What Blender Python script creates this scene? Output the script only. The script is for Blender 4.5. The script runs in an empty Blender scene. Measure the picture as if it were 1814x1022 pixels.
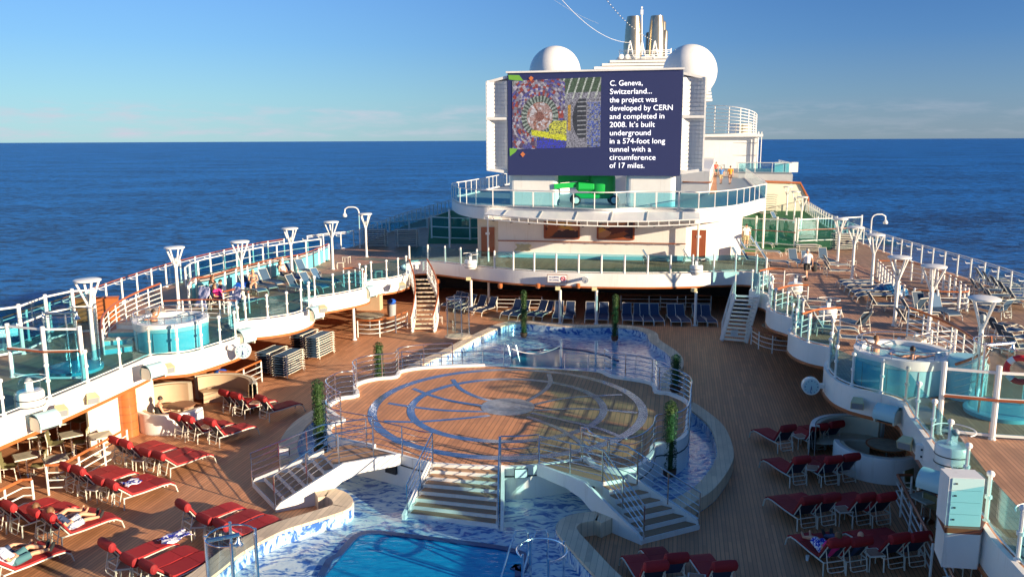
import bpy, math, random
from mathutils import Vector, Matrix
R = math.radians
sc = bpy.context.scene; col = sc.collection
sin, cos, pi, atan2 = math.sin, math.cos, math.pi, math.atan2
random.seed(7)

# ---------------------------------------------------------------- camera
H, FPX, HY, ROLL = 11.0, 1450.0, 248.0, -0.0045
PITCH = math.atan((511 - HY) / FPX)
cp_, sp_ = cos(PITCH), sin(PITCH); cr_, sr_ = cos(ROLL), sin(ROLL)
def _dir(u, v):
    return Vector((u, cp_ + v * sp_, -sp_ + v * cp_))
def ray(px, py):
    u = (px - 907) / FPX; v = (511 - py) / FPX
    return _dir(u * cr_ - v * sr_, u * sr_ + v * cr_)
def G(px, py, z=0.0):
    'point of the horizontal level z seen at a photograph pixel'
    d = ray(px, py); t = (z - H) / d.z
    return Vector((d.x * t, d.y * t, z))
def DP(px, py, y):
    'point at distance y in front of the camera'
    d = ray(px, py); t = y / d.y
    return Vector((d.x * t, y, H + d.z * t))
fw = Vector((0, cp_, -sp_)); rt = _dir(cr_, sr_) - fw; up = _dir(-sr_, cr_) - fw
cam = bpy.data.cameras.new('camera'); co = bpy.data.objects.new('camera', cam); col.objects.link(co)
m3 = Matrix((rt, up, -fw)).transposed()
co.matrix_world = Matrix.Translation((0, 0, H)) @ m3.to_4x4()
cam.sensor_width = 36; cam.lens = 36 * FPX / 1814; cam.clip_start = 0.3; cam.clip_end = 90000
sc.camera = co

# ---------------------------------------------------------------- light
SUN_AZ, SUN_EL = R(60), R(12.8)            # azimuth: right of straight-behind
sd = Vector((sin(SUN_AZ) * cos(SUN_EL), -cos(SUN_AZ) * cos(SUN_EL), sin(SUN_EL)))
sl = bpy.data.lights.new('sun', 'SUN'); sl.energy = 5.0; sl.angle = R(0.5); sl.color = (1.0, 0.80, 0.56)
so = bpy.data.objects.new('sun', sl); col.objects.link(so); so.rotation_euler = sd.to_track_quat('Z', 'Y').to_euler()
w = bpy.data.worlds.new('World'); sc.world = w; w.use_nodes = True
nt = w.node_tree; nt.nodes.clear()
out = nt.nodes.new('ShaderNodeOutputWorld'); bg = nt.nodes.new('ShaderNodeBackground')
sky = nt.nodes.new('ShaderNodeTexSky'); sky.sky_type = 'NISHITA'; sky.sun_disc = False
sky.sun_elevation = SUN_EL; sky.sun_rotation = atan2(sd.x, sd.y)
sky.altitude = 20; sky.air_density = 1.0; sky.dust_density = 0.3; sky.ozone_density = 3.0
bg.inputs[1].default_value = 0.095
# thin low clouds near the horizon
tc = nt.nodes.new('ShaderNodeTexCoord'); sep = nt.nodes.new('ShaderNodeSeparateXYZ')
mp = nt.nodes.new('ShaderNodeMapping'); mp.inputs['Scale'].default_value = (11, 11, 70); mp.inputs['Location'].default_value = (7.3, 2.0, .4)
no = nt.nodes.new('ShaderNodeTexNoise'); no.inputs['Scale'].default_value = 1.6; no.inputs['Detail'].default_value = 7; no.inputs['Roughness'].default_value = 0.6
cr = nt.nodes.new('ShaderNodeValToRGB'); cr.color_ramp.elements[0].position = 0.45; cr.color_ramp.elements[1].position = 0.72
band = nt.nodes.new('ShaderNodeValToRGB')
e = band.color_ramp.elements; e[0].position = 0.0; e[0].color = (0, 0, 0, 1); e[1].position = 0.008; e[1].color = (1, 1, 1, 1)
x_ = e.new(0.018); x_.color = (.5, .5, .5, 1); x_ = e.new(0.034); x_.color = (1, 1, 1, 1); x_ = e.new(0.044); x_.color = (0, 0, 0, 1)
mu = nt.nodes.new('ShaderNodeMath'); mu.operation = 'MULTIPLY'
mu2 = nt.nodes.new('ShaderNodeMath'); mu2.operation = 'MULTIPLY'; mu2.inputs[1].default_value = 0.85
mx = nt.nodes.new('ShaderNodeMixRGB'); mx.inputs[2].default_value = (2.9, 2.9, 3.4, 1)
hs = nt.nodes.new('ShaderNodeHueSaturation'); hs.inputs['Saturation'].default_value = 1.15
L = nt.links.new
L(tc.outputs['Generated'], mp.inputs[0]); L(mp.outputs[0], no.inputs[0]); L(no.outputs[0], cr.inputs[0])
L(tc.outputs['Generated'], sep.inputs[0]); L(sep.outputs[2], band.inputs[0])
L(cr.outputs[0], mu.inputs[0]); L(band.outputs[0], mu.inputs[1]); L(mu.outputs[0], mu2.inputs[0])
def sky_ramp(stops):   # clear blue air by height above the horizon
    r_ = nt.nodes.new('ShaderNodeValToRGB'); e = r_.color_ramp.elements
    e[0].position, e[0].color = stops[0][0], (*stops[0][1], 1); e[1].position, e[1].color = stops[-1][0], (*stops[-1][1], 1)
    for p_, c_ in stops[1:-1]: q_ = e.new(p_); q_.color = (*c_, 1)
    L(sep.outputs[2], r_.inputs[0]); return r_
rA = sky_ramp([(0, (.37, .66, .76)), (.05, (.31, .64, .82)), (.11, (.22, .53, .93)), (.17, (.18, .45, .95)), (.30, (.13, .34, .78)), (.5, (.05, .15, .38)), (.8, (.035, .10, .27))])
rB = sky_ramp([(0, (.19, .30, .42)), (.05, (.14, .28, .47)), (.11, (.07, .21, .50)), (.17, (.045, .16, .46)), (.30, (.04, .13, .36)), (.8, (.035, .10, .27))])
dt = nt.nodes.new('ShaderNodeVectorMath'); dt.operation = 'DOT_PRODUCT'; dt.inputs[1].default_value = (1, 0, 0); L(tc.outputs['Generated'], dt.inputs[0])
mr = nt.nodes.new('ShaderNodeMapRange'); mr.inputs[1].default_value = -.5; mr.inputs[2].default_value = .5; mr.interpolation_type = 'SMOOTHSTEP'; L(dt.outputs['Value'], mr.inputs[0])
gm = nt.nodes.new('ShaderNodeMixRGB'); L(mr.outputs[0], gm.inputs[0]); L(rA.outputs[0], gm.inputs[1]); L(rB.outputs[0], gm.inputs[2])
gs_ = nt.nodes.new('ShaderNodeVectorMath'); gs_.operation = 'SCALE'; gs_.inputs['Scale'].default_value = 4.55; L(gm.outputs[0], gs_.inputs[0])
mq = nt.nodes.new('ShaderNodeMixRGB'); mq.inputs[0].default_value = .88; L(hs.outputs[0], mq.inputs[1]); L(gs_.outputs[0], mq.inputs[2])
mc = nt.nodes.new('ShaderNodeMapRange'); mc.inputs[1].default_value = -.5; mc.inputs[2].default_value = .4; mc.inputs[3].default_value = 1.0; mc.inputs[4].default_value = .25; L(dt.outputs['Value'], mc.inputs[0]); L(mc.outputs[0], mu2.inputs[1])
L(sky.outputs[0], hs.inputs['Color']); L(mq.outputs[0], mx.inputs[1]); L(mu2.outputs[0], mx.inputs[0])
L(mx.outputs[0], bg.inputs[0]); L(bg.outputs[0], out.inputs[0])
sc.view_settings.view_transform = 'Standard'; sc.view_settings.look = 'None'
sc.cycles.transparent_max_bounces = 32
sc.view_settings.exposure = 1.2; sc.view_settings.gamma = 1.0
AX = Vector((0.2, 0.98, 0)).normalized()     # the ship's long axis
LX = Vector((0.98, -0.2, 0)).normalized()    # across the ship
AXA = atan2(AX.x, AX.y)                      # angle of the axis from +Y, clockwise

# ---------------------------------------------------------------- materials
M = {}
def _new(name):
    m = bpy.data.materials.new(name); m.use_nodes = True; M[name] = m
    n = m.node_tree; b = n.nodes['Principled BSDF']
    return m, n, b
def mat(name, c, rough=0.5, metal=0.0, var=0.0, vscale=1.5, bump=0.0, bscale=30, spec=None, emit=None, coat=0, obj=False):
    m, n, b = _new(name)
    b.inputs['Base Color'].default_value = (*c, 1); b.inputs['Roughness'].default_value = rough; b.inputs['Metallic'].default_value = metal
    if spec is not None: b.inputs['Specular IOR Level'].default_value = spec
    if coat: b.inputs['Coat Weight'].default_value = coat; b.inputs['Coat Roughness'].default_value = 0.1
    if emit: b.inputs['Emission Color'].default_value = (*c, 1); b.inputs['Emission Strength'].default_value = emit
    if var or bump:
        g = n.nodes.new('ShaderNodeTexCoord') if obj else n.nodes.new('ShaderNodeNewGeometry')
        src = g.outputs['Object'] if obj else g.outputs['Position']
        if var:
            t = n.nodes.new('ShaderNodeTexNoise'); t.inputs['Scale'].default_value = vscale; t.inputs['Detail'].default_value = 6; t.inputs['Roughness'].default_value = .65
            r = n.nodes.new('ShaderNodeValToRGB'); r.color_ramp.elements[0].position = .3; r.color_ramp.elements[1].position = .7
            r.color_ramp.elements[0].color = (*[max(0, x * (1 - var)) for x in c], 1); r.color_ramp.elements[1].color = (*[min(1, x * (1 + var)) for x in c], 1)
            n.links.new(src, t.inputs['Vector']); n.links.new(t.outputs[0], r.inputs[0]); n.links.new(r.outputs[0], b.inputs['Base Color'])
        if bump:
            t2 = n.nodes.new('ShaderNodeTexNoise'); t2.inputs['Scale'].default_value = bscale; t2.inputs['Detail'].default_value = 4
            bp = n.nodes.new('ShaderNodeBump'); bp.inputs['Strength'].default_value = bump; bp.inputs['Distance'].default_value = 0.02
            n.links.new(src, t2.inputs['Vector']); n.links.new(t2.outputs[0], bp.inputs['Height']); n.links.new(bp.outputs[0], b.inputs['Normal'])
    return m
def nd(n, t, **k):
    x = n.nodes.new(t)
    for a, v in k.items():
        if a.startswith('i_'): x.inputs[a[2:]].default_value = v
        else: setattr(x, a, v)
    return x

mat('white', (.80, .79, .76), .35, var=.05, vscale=.7)
mat('white_rail', (.78, .77, .74), .3)
mat('cream', (.72, .66, .52), .5, var=.05)
mat('lounger_frame', (.72, .69, .60), .35, obj=True)
mat('steel', (.80, .81, .83), .16, metal=1.0)
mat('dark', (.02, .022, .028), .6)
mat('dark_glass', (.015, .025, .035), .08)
mat('rubber', (.02, .02, .02), .7)
mat('turquoise', (.13, .48, .58), .35, var=.05, vscale=1)
mat('tub_blue', (.30, .62, .70), .3, var=.05, vscale=1)
mat('turquoise_pale', (.42, .63, .66), .4)
mat('red_pad', (.34, .012, .016), .75, bump=.5, bscale=9, obj=True)
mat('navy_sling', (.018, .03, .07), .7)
mat('shade_sling', (.012, .035, .10), .7)  # blue sling with the shade under the deck edge put into its colour
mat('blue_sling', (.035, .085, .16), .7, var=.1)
mat('wood_trim', (.42, .13, .04), .28, var=.12, vscale=3, coat=.4)
mat('wood_rail', (.30, .085, .035), .3, var=.1, vscale=3, coat=.3)
mat('green_turf', (.01, .14, .04), .9, var=.2, vscale=6, bump=.3, bscale=60)
mat('lift_green', (.01, .42, .07), .4)
mat('leaf', (.028, .075, .014), .6, var=.5, vscale=7)
mat('skin', (.58, .30, .19), .55, var=.04, obj=True)
mat('skin_dark', (.40, .19, .11), .55)
mat('hair_dark', (.03, .02, .015), .6)
mat('hair_grey', (.45, .43, .40), .7)
mat('hair_brown', (.16, .075, .03), .6)
mat('hair_blonde', (.5, .3, .12), .6)
mat('cloth_white', (.8, .8, .8), .8)
mat('cloth_black', (.02, .02, .022), .8)
mat('cloth_navy', (.03, .05, .12), .8)
mat('cloth_khaki', (.45, .36, .2), .8)
mat('cloth_orange', (.8, .32, .03), .8)
mat('cloth_coral', (.75, .13, .1), .8)
mat('cloth_blue', (.06, .2, .5), .8)
mat('cloth_pink', (.75, .03, .22), .8)
mat('cloth_teal', (.05, .16, .19), .8)
mat('cloth_pale', (.5, .58, .72), .8)
mat('bright_blue', (.015, .12, .65), .4)
mat('cushion_tan', (.52, .38, .25), .7, var=.06)
mat('marble_top', (.50, .48, .38), .25, var=.2, vscale=5)
mat('olive_shell', (.20, .19, .09), .45, var=.15, vscale=8)
mat('lamp_yellow', (.62, .56, .32), .4)
mat('red_sign', (.7, .02, .03), .5)
mat('sign_blue', (.05, .06, .25), .5)
mat('stack_metal', (.42, .37, .28), .32, metal=.85, var=.15, vscale=1.2)
mat('tile_top', (.30, .15, .09), .4, var=.2, vscale=20)
mat('grey_paint', (.30, .33, .36), .45)
mat('pot_brown', (.12, .045, .02), .6)

def glass(name, tint, gl=.12, face=.96):
    m, n, b = _new(name); n.nodes.remove(b); o = n.nodes['Material Output']
    tr = nd(n, 'ShaderNodeBsdfTransparent'); tr.inputs[0].default_value = (*tint, 1)
    gs = nd(n, 'ShaderNodeBsdfGlossy'); gs.inputs['Roughness'].default_value = .03; gs.inputs[0].default_value = (.9, .95, 1, 1)
    lw = nd(n, 'ShaderNodeLayerWeight'); lw.inputs[0].default_value = .5
    pw = nd(n, 'ShaderNodeMath', operation='POWER'); pw.inputs[1].default_value = 4.0; n.links.new(lw.outputs['Facing'], pw.inputs[0])
    ma = nd(n, 'ShaderNodeMath', operation='MULTIPLY_ADD'); ma.inputs[1].default_value = .6; ma.inputs[2].default_value = .035; n.links.new(pw.outputs[0], ma.inputs[0])
    mxs = nd(n, 'ShaderNodeMixShader'); n.links.new(ma.outputs[0], mxs.inputs[0]); n.links.new(tr.outputs[0], mxs.inputs[1]); n.links.new(gs.outputs[0], mxs.inputs[2])
    n.links.new(mxs.outputs[0], o.inputs[0])
def per_object(nm, lo, hi):
    n = M[nm].node_tree; b = n.nodes['Principled BSDF']; sk = b.inputs['Base Color']; oi = nd(n, 'ShaderNodeObjectInfo'); mr_ = nd(n, 'ShaderNodeMapRange'); mr_.inputs[3].default_value = lo; mr_.inputs[4].default_value = hi; n.links.new(oi.outputs['Random'], mr_.inputs[0])
    h_ = nd(n, 'ShaderNodeHueSaturation'); n.links.new(mr_.outputs[0], h_.inputs['Value']); h_.inputs['Color'].default_value = sk.default_value
    if sk.links: n.links.new(sk.links[0].from_socket, h_.inputs['Color'])
    n.links.new(h_.outputs[0], sk)
for nm, lo, hi in (('red_pad', .7, 1.15), ('blue_sling', .6, 1.5), ('navy_sling', .6, 1.6), ('lounger_frame', .8, 1.05), ('olive_shell', .7, 1.2)): per_object(nm, lo, hi)
n = M['white'].node_tree; b = n.nodes['Principled BSDF']; sk = b.inputs['Base Color']; g = nd(n, 'ShaderNodeNewGeometry'); mp = nd(n, 'ShaderNodeMapping'); mp.inputs['Scale'].default_value = (5, 5, .35); n.links.new(g.outputs['Position'], mp.inputs[0])
t = nd(n, 'ShaderNodeTexNoise', i_Scale=1.0, i_Detail=7.0, i_Roughness=.75); n.links.new(mp.outputs[0], t.inputs[0]); r = nd(n, 'ShaderNodeValToRGB'); r.color_ramp.elements[0].position = .56; r.color_ramp.elements[0].color = (0, 0, 0, 1); r.color_ramp.elements[1].position = .8; r.color_ramp.elements[1].color = (.55, .55, .55, 1); n.links.new(t.outputs[0], r.inputs[0])
mx_ = nd(n, 'ShaderNodeMixRGB'); n.links.new(r.outputs[0], mx_.inputs[0]); n.links.new(sk.links[0].from_socket, mx_.inputs[1]); mx_.inputs[2].default_value = (.45, .38, .28, 1); n.links.new(mx_.outputs[0], sk)
glass('glass_teal', (.60, .86, .91))
glass('glass_clear', (.88, .94, .95))
glass('glass_dome', (.93, .95, .97))

def deck_mat(name, c, pw=.30, line=.10, ang=AXA, wet=.0):
    'planks: dark caulk lines along the ship, fine tone change plank to plank'
    m, n, b = _new(name); k = n.links.new
    g = nd(n, 'ShaderNodeNewGeometry'); mp = nd(n, 'ShaderNodeMapping'); mp.inputs['Rotation'].default_value = (0, 0, ang)
    k(g.outputs['Position'], mp.inputs[0])
    s = nd(n, 'ShaderNodeSeparateXYZ'); k(mp.outputs[0], s.inputs[0])
    d = nd(n, 'ShaderNodeMath', operation='DIVIDE'); d.inputs[1].default_value = pw; k(s.outputs[0], d.inputs[0])
    fr = nd(n, 'ShaderNodeMath', operation='FRACT'); k(d.outputs[0], fr.inputs[0])
    lt = nd(n, 'ShaderNodeMath', operation='LESS_THAN'); lt.inputs[1].default_value = line; k(fr.outputs[0], lt.inputs[0])
    fl = nd(n, 'ShaderNodeMath', operation='FLOOR'); k(d.outputs[0], fl.inputs[0])
    # butt joints
    d2 = nd(n, 'ShaderNodeMath', operation='DIVIDE'); d2.inputs[1].default_value = 1.9
    wn0 = nd(n, 'ShaderNodeTexWhiteNoise', noise_dimensions='1D'); k(fl.outputs[0], wn0.inputs['W'])
    k(s.outputs[1], d2.inputs[0]); ad = nd(n, 'ShaderNodeMath', operation='ADD'); k(d2.outputs[0], ad.inputs[0]); k(wn0.outputs[0], ad.inputs[1])
    fl2 = nd(n, 'ShaderNodeMath', operation='FLOOR'); k(ad.outputs[0], fl2.inputs[0])
    cb = nd(n, 'ShaderNodeCombineXYZ'); k(fl.outputs[0], cb.inputs[0]); k(fl2.outputs[0], cb.inputs[1])
    wn = nd(n, 'ShaderNodeTexWhiteNoise', noise_dimensions='2D'); k(cb.outputs[0], wn.inputs[0])
    t = nd(n, 'ShaderNodeTexNoise', i_Scale=.9, i_Detail=8.0, i_Roughness=.7); k(g.outputs['Position'], t.inputs[0])
    av = nd(n, 'ShaderNodeMath', operation='MULTIPLY_ADD'); av.inputs[1].default_value = .35; k(wn.outputs[0], av.inputs[0]); k(t.outputs[0], av.inputs[2])
    r = nd(n, 'ShaderNodeValToRGB'); r.color_ramp.elements[0].position = .35; r.color_ramp.elements[1].position = .95
    r.color_ramp.elements[0].color = (*[x * .72 for x in c], 1); r.color_ramp.elements[1].color = (*[x * 1.25 for x in c], 1)
    k(av.outputs[0], r.inputs[0])
    mxx = nd(n, 'ShaderNodeMixRGB'); k(lt.outputs[0], mxx.inputs[0]); k(r.outputs[0], mxx.inputs[1]); mxx.inputs[2].default_value = (*[x * .58 for x in c], 1)
    k(mxx.outputs[0], b.inputs['Base Color']); b.inputs['Roughness'].default_value = .55
    rr = nd(n, 'ShaderNodeMapRange'); rr.inputs[3].default_value = .42; rr.inputs[4].default_value = .75; k(t.outputs[0], rr.inputs[0]); k(rr.outputs[0], b.inputs['Roughness'])
deck_mat('deck', (.54, .245, .12), .115, .20)
deck_mat('deck_upper', (.44, .235, .14), .115, .18)
deck_mat('stage_deck', (.60, .27, .12), .17, .16)
deck_mat('coping', (.66, .53, .38), .16, .07, AXA)
deck_mat('tread', (.36, .21, .12), 9, .0)

# mosaic: pale blue-white with dark blue brush strokes
m, n, b = _new('mosaic'); k = n.links.new
g = nd(n, 'ShaderNodeNewGeometry'); mp = nd(n, 'ShaderNodeMapping'); mp.inputs['Rotation'].default_value = (0, 0, R(-22)); mp.inputs['Scale'].default_value = (2.2, 6.2, 2.2)
nz = nd(n, 'ShaderNodeTexNoise', i_Scale=1.1, i_Detail=3.0); k(g.outputs['Position'], nz.inputs[0])
mm = nd(n, 'ShaderNodeMixRGB', blend_type='ADD'); mm.inputs[0].default_value = .9; k(g.outputs['Position'], mm.inputs[1]); k(nz.outputs['Color'], mm.inputs[2])
k(mm.outputs[0], mp.inputs[0]); t = nd(n, 'ShaderNodeTexNoise', i_Scale=1.35, i_Detail=2.5, i_Roughness=.55); k(mp.outputs[0], t.inputs[0])
r = nd(n, 'ShaderNodeValToRGB'); e = r.color_ramp.elements; e[0].position = .45; e[0].color = (.54, .67, .74, 1); e[1].position = .60; e[1].color = (.04, .13, .42, 1)
x_ = e.new(.525); x_.color = (.30, .46, .66, 1)
k(t.outputs[0], r.inputs[0]); k(r.outputs[0], b.inputs['Base Color']); b.inputs['Roughness'].default_value = .12
t2 = nd(n, 'ShaderNodeTexNoise', i_Scale=5.0, i_Detail=3.0); k(g.outputs['Position'], t2.inputs[0]); bp = nd(n, 'ShaderNodeBump', i_Strength=.25, i_Distance=.05); k(t2.outputs[0], bp.inputs['Height']); k(bp.outputs[0], b.inputs['Normal'])
m, n, b = _new('pool_water'); k = n.links.new
g = nd(n, 'ShaderNodeNewGeometry'); mp = nd(n, 'ShaderNodeMapping'); mp.inputs['Scale'].default_value = (1, 3.2, 1); k(g.outputs['Position'], mp.inputs[0])
t = nd(n, 'ShaderNodeTexNoise', i_Scale=2.2, i_Detail=4.0, i_Distortion=.6); k(mp.outputs[0], t.inputs[0])
r = nd(n, 'ShaderNodeValToRGB'); e = r.color_ramp.elements; e[0].position = .35; e[0].color = (.0, .25, .52, 1); e[1].position = .7; e[1].color = (.01, .40, .68, 1)
k(t.outputs[0], r.inputs[0]); k(r.outputs[0], b.inputs['Base Color']); b.inputs['Roughness'].default_value = .05
bp = nd(n, 'ShaderNodeBump', i_Strength=.3, i_Distance=.04); k(t.outputs[0], bp.inputs['Height']); k(bp.outputs[0], b.inputs['Normal'])
m, n, b = _new('tub_water'); b.inputs['Base Color'].default_value = (.22, .50, .58, 1); b.inputs['Roughness'].default_value = .08
g = nd(n, 'ShaderNodeNewGeometry'); t = nd(n, 'ShaderNodeTexNoise', i_Scale=6.0, i_Detail=3.0); n.links.new(g.outputs['Position'], t.inputs[0]); bp = nd(n, 'ShaderNodeBump', i_Strength=.4, i_Distance=.05); n.links.new(t.outputs[0], bp.inputs['Height']); n.links.new(bp.outputs[0], b.inputs['Normal'])
# sea
m, n, b = _new('sea'); k = n.links.new
g = nd(n, 'ShaderNodeNewGeometry')
mp = nd(n, 'ShaderNodeMapping'); mp.inputs['Rotation'].default_value = (0, 0, R(14)); mp.inputs['Scale'].default_value = (1, 2.0, 1); k(g.outputs['Position'], mp.inputs[0])
a1 = nd(n, 'ShaderNodeTexNoise', i_Scale=.14, i_Detail=10.0, i_Roughness=.76, i_Distortion=.6); k(mp.outputs[0], a1.inputs[0])
a2 = nd(n, 'ShaderNodeTexNoise', i_Scale=.006, i_Detail=5.0); k(mp.outputs[0], a2.inputs[0])
ms = nd(n, 'ShaderNodeMath', operation='MULTIPLY_ADD'); ms.inputs[1].default_value = .22; k(a2.outputs[0], ms.inputs[0]); k(a1.outputs[0], ms.inputs[2])
r = nd(n, 'ShaderNodeValToRGB'); e = r.color_ramp.elements; e[0].position = .55; e[0].color = (.001, .02, .10, 1); e[1].position = .67; e[1].color = (.012, .19, .62, 1)
k(ms.outputs[0], r.inputs[0]); k(r.outputs[0], b.inputs['Base Color'])
bp = nd(n, 'ShaderNodeBump', i_Strength=1.0, i_Distance=3.0); k(a1.outputs[0], bp.inputs['Height']); k(bp.outputs[0], b.inputs['Normal'])
b.inputs['Roughness'].default_value = .42; b.inputs['Specular IOR Level'].default_value = .32
# striped blue/white towel and print dress, abstract paintings, vertex colour screen
def pattern(name, ca, cb, scale, wave=True):
    m, n, b = _new(name); g = nd(n, 'ShaderNodeTexCoord')
    t = nd(n, 'ShaderNodeTexWave', i_Scale=scale, i_Distortion=0.0) if wave else nd(n, 'ShaderNodeTexNoise', i_Scale=scale, i_Detail=2.0, i_Distortion=1.2)
    r = nd(n, 'ShaderNodeValToRGB'); r.color_ramp.interpolation = 'CONSTANT'; r.color_ramp.elements[0].color = (*ca, 1); r.color_ramp.elements[1].color = (*cb, 1); r.color_ramp.elements[1].position = .5
    n.links.new(g.outputs['Object'], t.inputs[0]); n.links.new(t.outputs[0 if wave else 0], r.inputs[0]); n.links.new(r.outputs[0], b.inputs['Base Color']); b.inputs['Roughness'].default_value = .8
pattern('towel_stripe', (.03, .06, .35), (.75, .75, .8), 5)
pattern('towel_print', (.03, .04, .42), (.75, .75, .82), 9, False)
pattern('plaid', (.75, .75, .72), (.2, .25, .4), 14, False)
m, n, b = _new('vcol'); a = nd(n, 'ShaderNodeVertexColor'); a.layer_name = 'Col'; n.links.new(a.outputs[0], b.inputs['Emission Color']); b.inputs['Emission Strength'].default_value = .5; b.inputs['Base Color'].default_value = (.01, .01, .01, 1); b.inputs['Roughness'].default_value = .6
m, n, b = _new('vpaint'); a = nd(n, 'ShaderNodeVertexColor'); a.layer_name = 'Col'; n.links.new(a.outputs[0], b.inputs['Base Color']); b.inputs['Roughness'].default_value = .2
mat('screen_navy', (.014, .02, .075), .6, emit=.25); mat('screen_text', (.85, .87, .95), .6, emit=.5); mat('screen_lime', (.10, .24, .03), .6, emit=.35); mat('screen_orange', (.4, .12, .04), .6, emit=.25)

# ---------------------------------------------------------------- mesh helpers
BASE = {}
class MB:
    def __init__(s): s.v = []; s.f = []; s.c = []
    def box(s, c, d, rz=0, rx=0):
        i = len(s.v); hx, hy, hz = d[0] / 2, d[1] / 2, d[2] / 2
        rot = Matrix.Rotation(rz, 3, 'Z') @ Matrix.Rotation(rx, 3, 'X')
        for z in (-hz, hz):
            for x, y in ((-hx, -hy), (hx, -hy), (hx, hy), (-hx, hy)):
                s.v.append(Vector(c) + rot @ Vector((x, y, z)))
        s.f += [(i, i + 3, i + 2, i + 1), (i + 4, i + 5, i + 6, i + 7), (i, i + 1, i + 5, i + 4), (i + 1, i + 2, i + 6, i + 5), (i + 2, i + 3, i + 7, i + 6), (i + 3, i, i + 4, i + 7)]
        return s
    def beam(s, a, b, wd, ht):
        'box from a to b, wd across, ht high'
        a, b = Vector(a), Vector(b); d = (b - a); t = d.normalized()
        sx = t.cross(Vector((0, 0, 1)));
        if sx.length < .01: sx = Vector((1, 0, 0))
        sx.normalize(); u = sx.cross(t).normalized(); i = len(s.v)
        for p in (a, b):
            for x, y in ((-1, -1), (1, -1), (1, 1), (-1, 1)): s.v.append(p + sx * x * wd / 2 + u * y * ht / 2)
        s.f += [(i, i + 1, i + 2, i + 3), (i + 7, i + 6, i + 5, i + 4), (i, i + 4, i + 5, i + 1), (i + 1, i + 5, i + 6, i + 2), (i + 2, i + 6, i + 7, i + 3), (i + 3, i + 7, i + 4, i)]
        return s
    def tube(s, pts, r, seg=6, closed=False, flat=1.0):
        pts = [Vector(p) for p in pts]; n = len(pts); rs = r if isinstance(r, (list, tuple)) else [r] * n
        ref = Vector((0, 0, 1)); i0 = len(s.v); prev = None
        for j, p in enumerate(pts):
            if closed: t = pts[(j + 1) % n] - pts[j - 1]
            else: t = pts[min(j + 1, n - 1)] - pts[max(j - 1, 0)]
            if t.length < 1e-6: t = Vector((0, 0, 1))
            t.normalize()
            if prev is None:
                a = t.cross(ref)
                if a.length < .1: a = t.cross(Vector((1, 0, 0)))
            else: a = prev - t * prev.dot(t)
            a.normalize(); prev = a.copy(); bb = t.cross(a)
            for k in range(seg):
                th = 2 * pi * (k + .5) / seg; s.v.append(p + a * cos(th) * rs[j] + bb * sin(th) * rs[j] * flat)
        for j in range(n if closed else n - 1):
            q = (j + 1) % n
            for k in range(seg):
                k2 = (k + 1) % seg; s.f.append((i0 + j * seg + k, i0 + q * seg + k, i0 + q * seg + k2, i0 + j * seg + k2))
        if not closed:
            s.f.append(tuple(i0 + k for k in range(seg))); s.f.append(tuple(i0 + (n - 1) * seg + k for k in reversed(range(seg))))
        return s
    def lathe(s, c, prof, seg=16, a0=0, a1=2 * pi, sx=1, sy=1):
        'prof: (radius, z) from bottom to top'
        full = abs(a1 - a0 - 2 * pi) < 1e-4; i0 = len(s.v); c = Vector(c); ns = seg if full else seg + 1
        for r, z in prof:
            for k in range(ns):
                th = a0 + (a1 - a0) * k / seg; s.v.append(c + Vector((r * cos(th) * sx, r * sin(th) * sy, z)))
        for j in range(len(prof) - 1):
            for k in range(seg):
                k2 = (k + 1) % ns; s.f.append((i0 + j * ns + k, i0 + j * ns + k2, i0 + (j + 1) * ns + k2, i0 + (j + 1) * ns + k))
        if full:
            if prof[0][0] > 1e-4: s.f.append(tuple(i0 + k for k in reversed(range(ns))))
            if prof[-1][0] > 1e-4: s.f.append(tuple(i0 + (len(prof) - 1) * ns + k for k in range(ns)))
        return s
    def ball(s, c, r, seg=14, sc_=(1, 1, 1), lo=-1.0):
        pr = []; n = max(6, seg // 2)
        for j in range(n + 1):
            th = -pi / 2 + pi * j / n
            if sin(th) < lo: continue
            pr.append((max(1e-5, r * cos(th)), r * sin(th) * sc_[2]))
        return s.lathe(c, pr, seg, sx=sc_[0], sy=sc_[1])
    def prism(s, poly, z0, z1):
        i = len(s.v); n = len(poly)
        ar = sum(poly[j][0] * poly[(j + 1) % n][1] - poly[(j + 1) % n][0] * poly[j][1] for j in range(n))
        if ar < 0: poly = list(reversed(poly))
        for z in (z0, z1):
            for p in poly: s.v.append(Vector((p[0], p[1], z)))
        s.f.append(tuple(i + k for k in reversed(range(n)))); s.f.append(tuple(i + n + k for k in range(n)))
        for k in range(n):
            k2 = (k + 1) % n; s.f.append((i + k, i + k2, i + n + k2, i + n + k))
        return s
    def wall(s, path, z0, z1, th, closed=False):
        'vertical band along a 2-D path; thickness th goes to the left of travel (negative: right)'
        q = offset(path, th, closed); i = len(s.v); n = len(path)
        for p, o in zip(path, q):
            s.v += [Vector((p[0], p[1], z0)), Vector((p[0], p[1], z1)), Vector((o[0], o[1], z1)), Vector((o[0], o[1], z0))]
        for j in range(n if closed else n - 1):
            a = i + 4 * j; b = i + 4 * ((j + 1) % n)
            for k in range(4):
                k2 = (k + 1) % 4; s.f.append((a + k, b + k, b + k2, a + k2))
        if not closed: s.f += [(i, i + 1, i + 2, i + 3), (i + 4 * n - 1, i + 4 * n - 2, i + 4 * n - 3, i + 4 * n - 4)]
        return s
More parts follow.
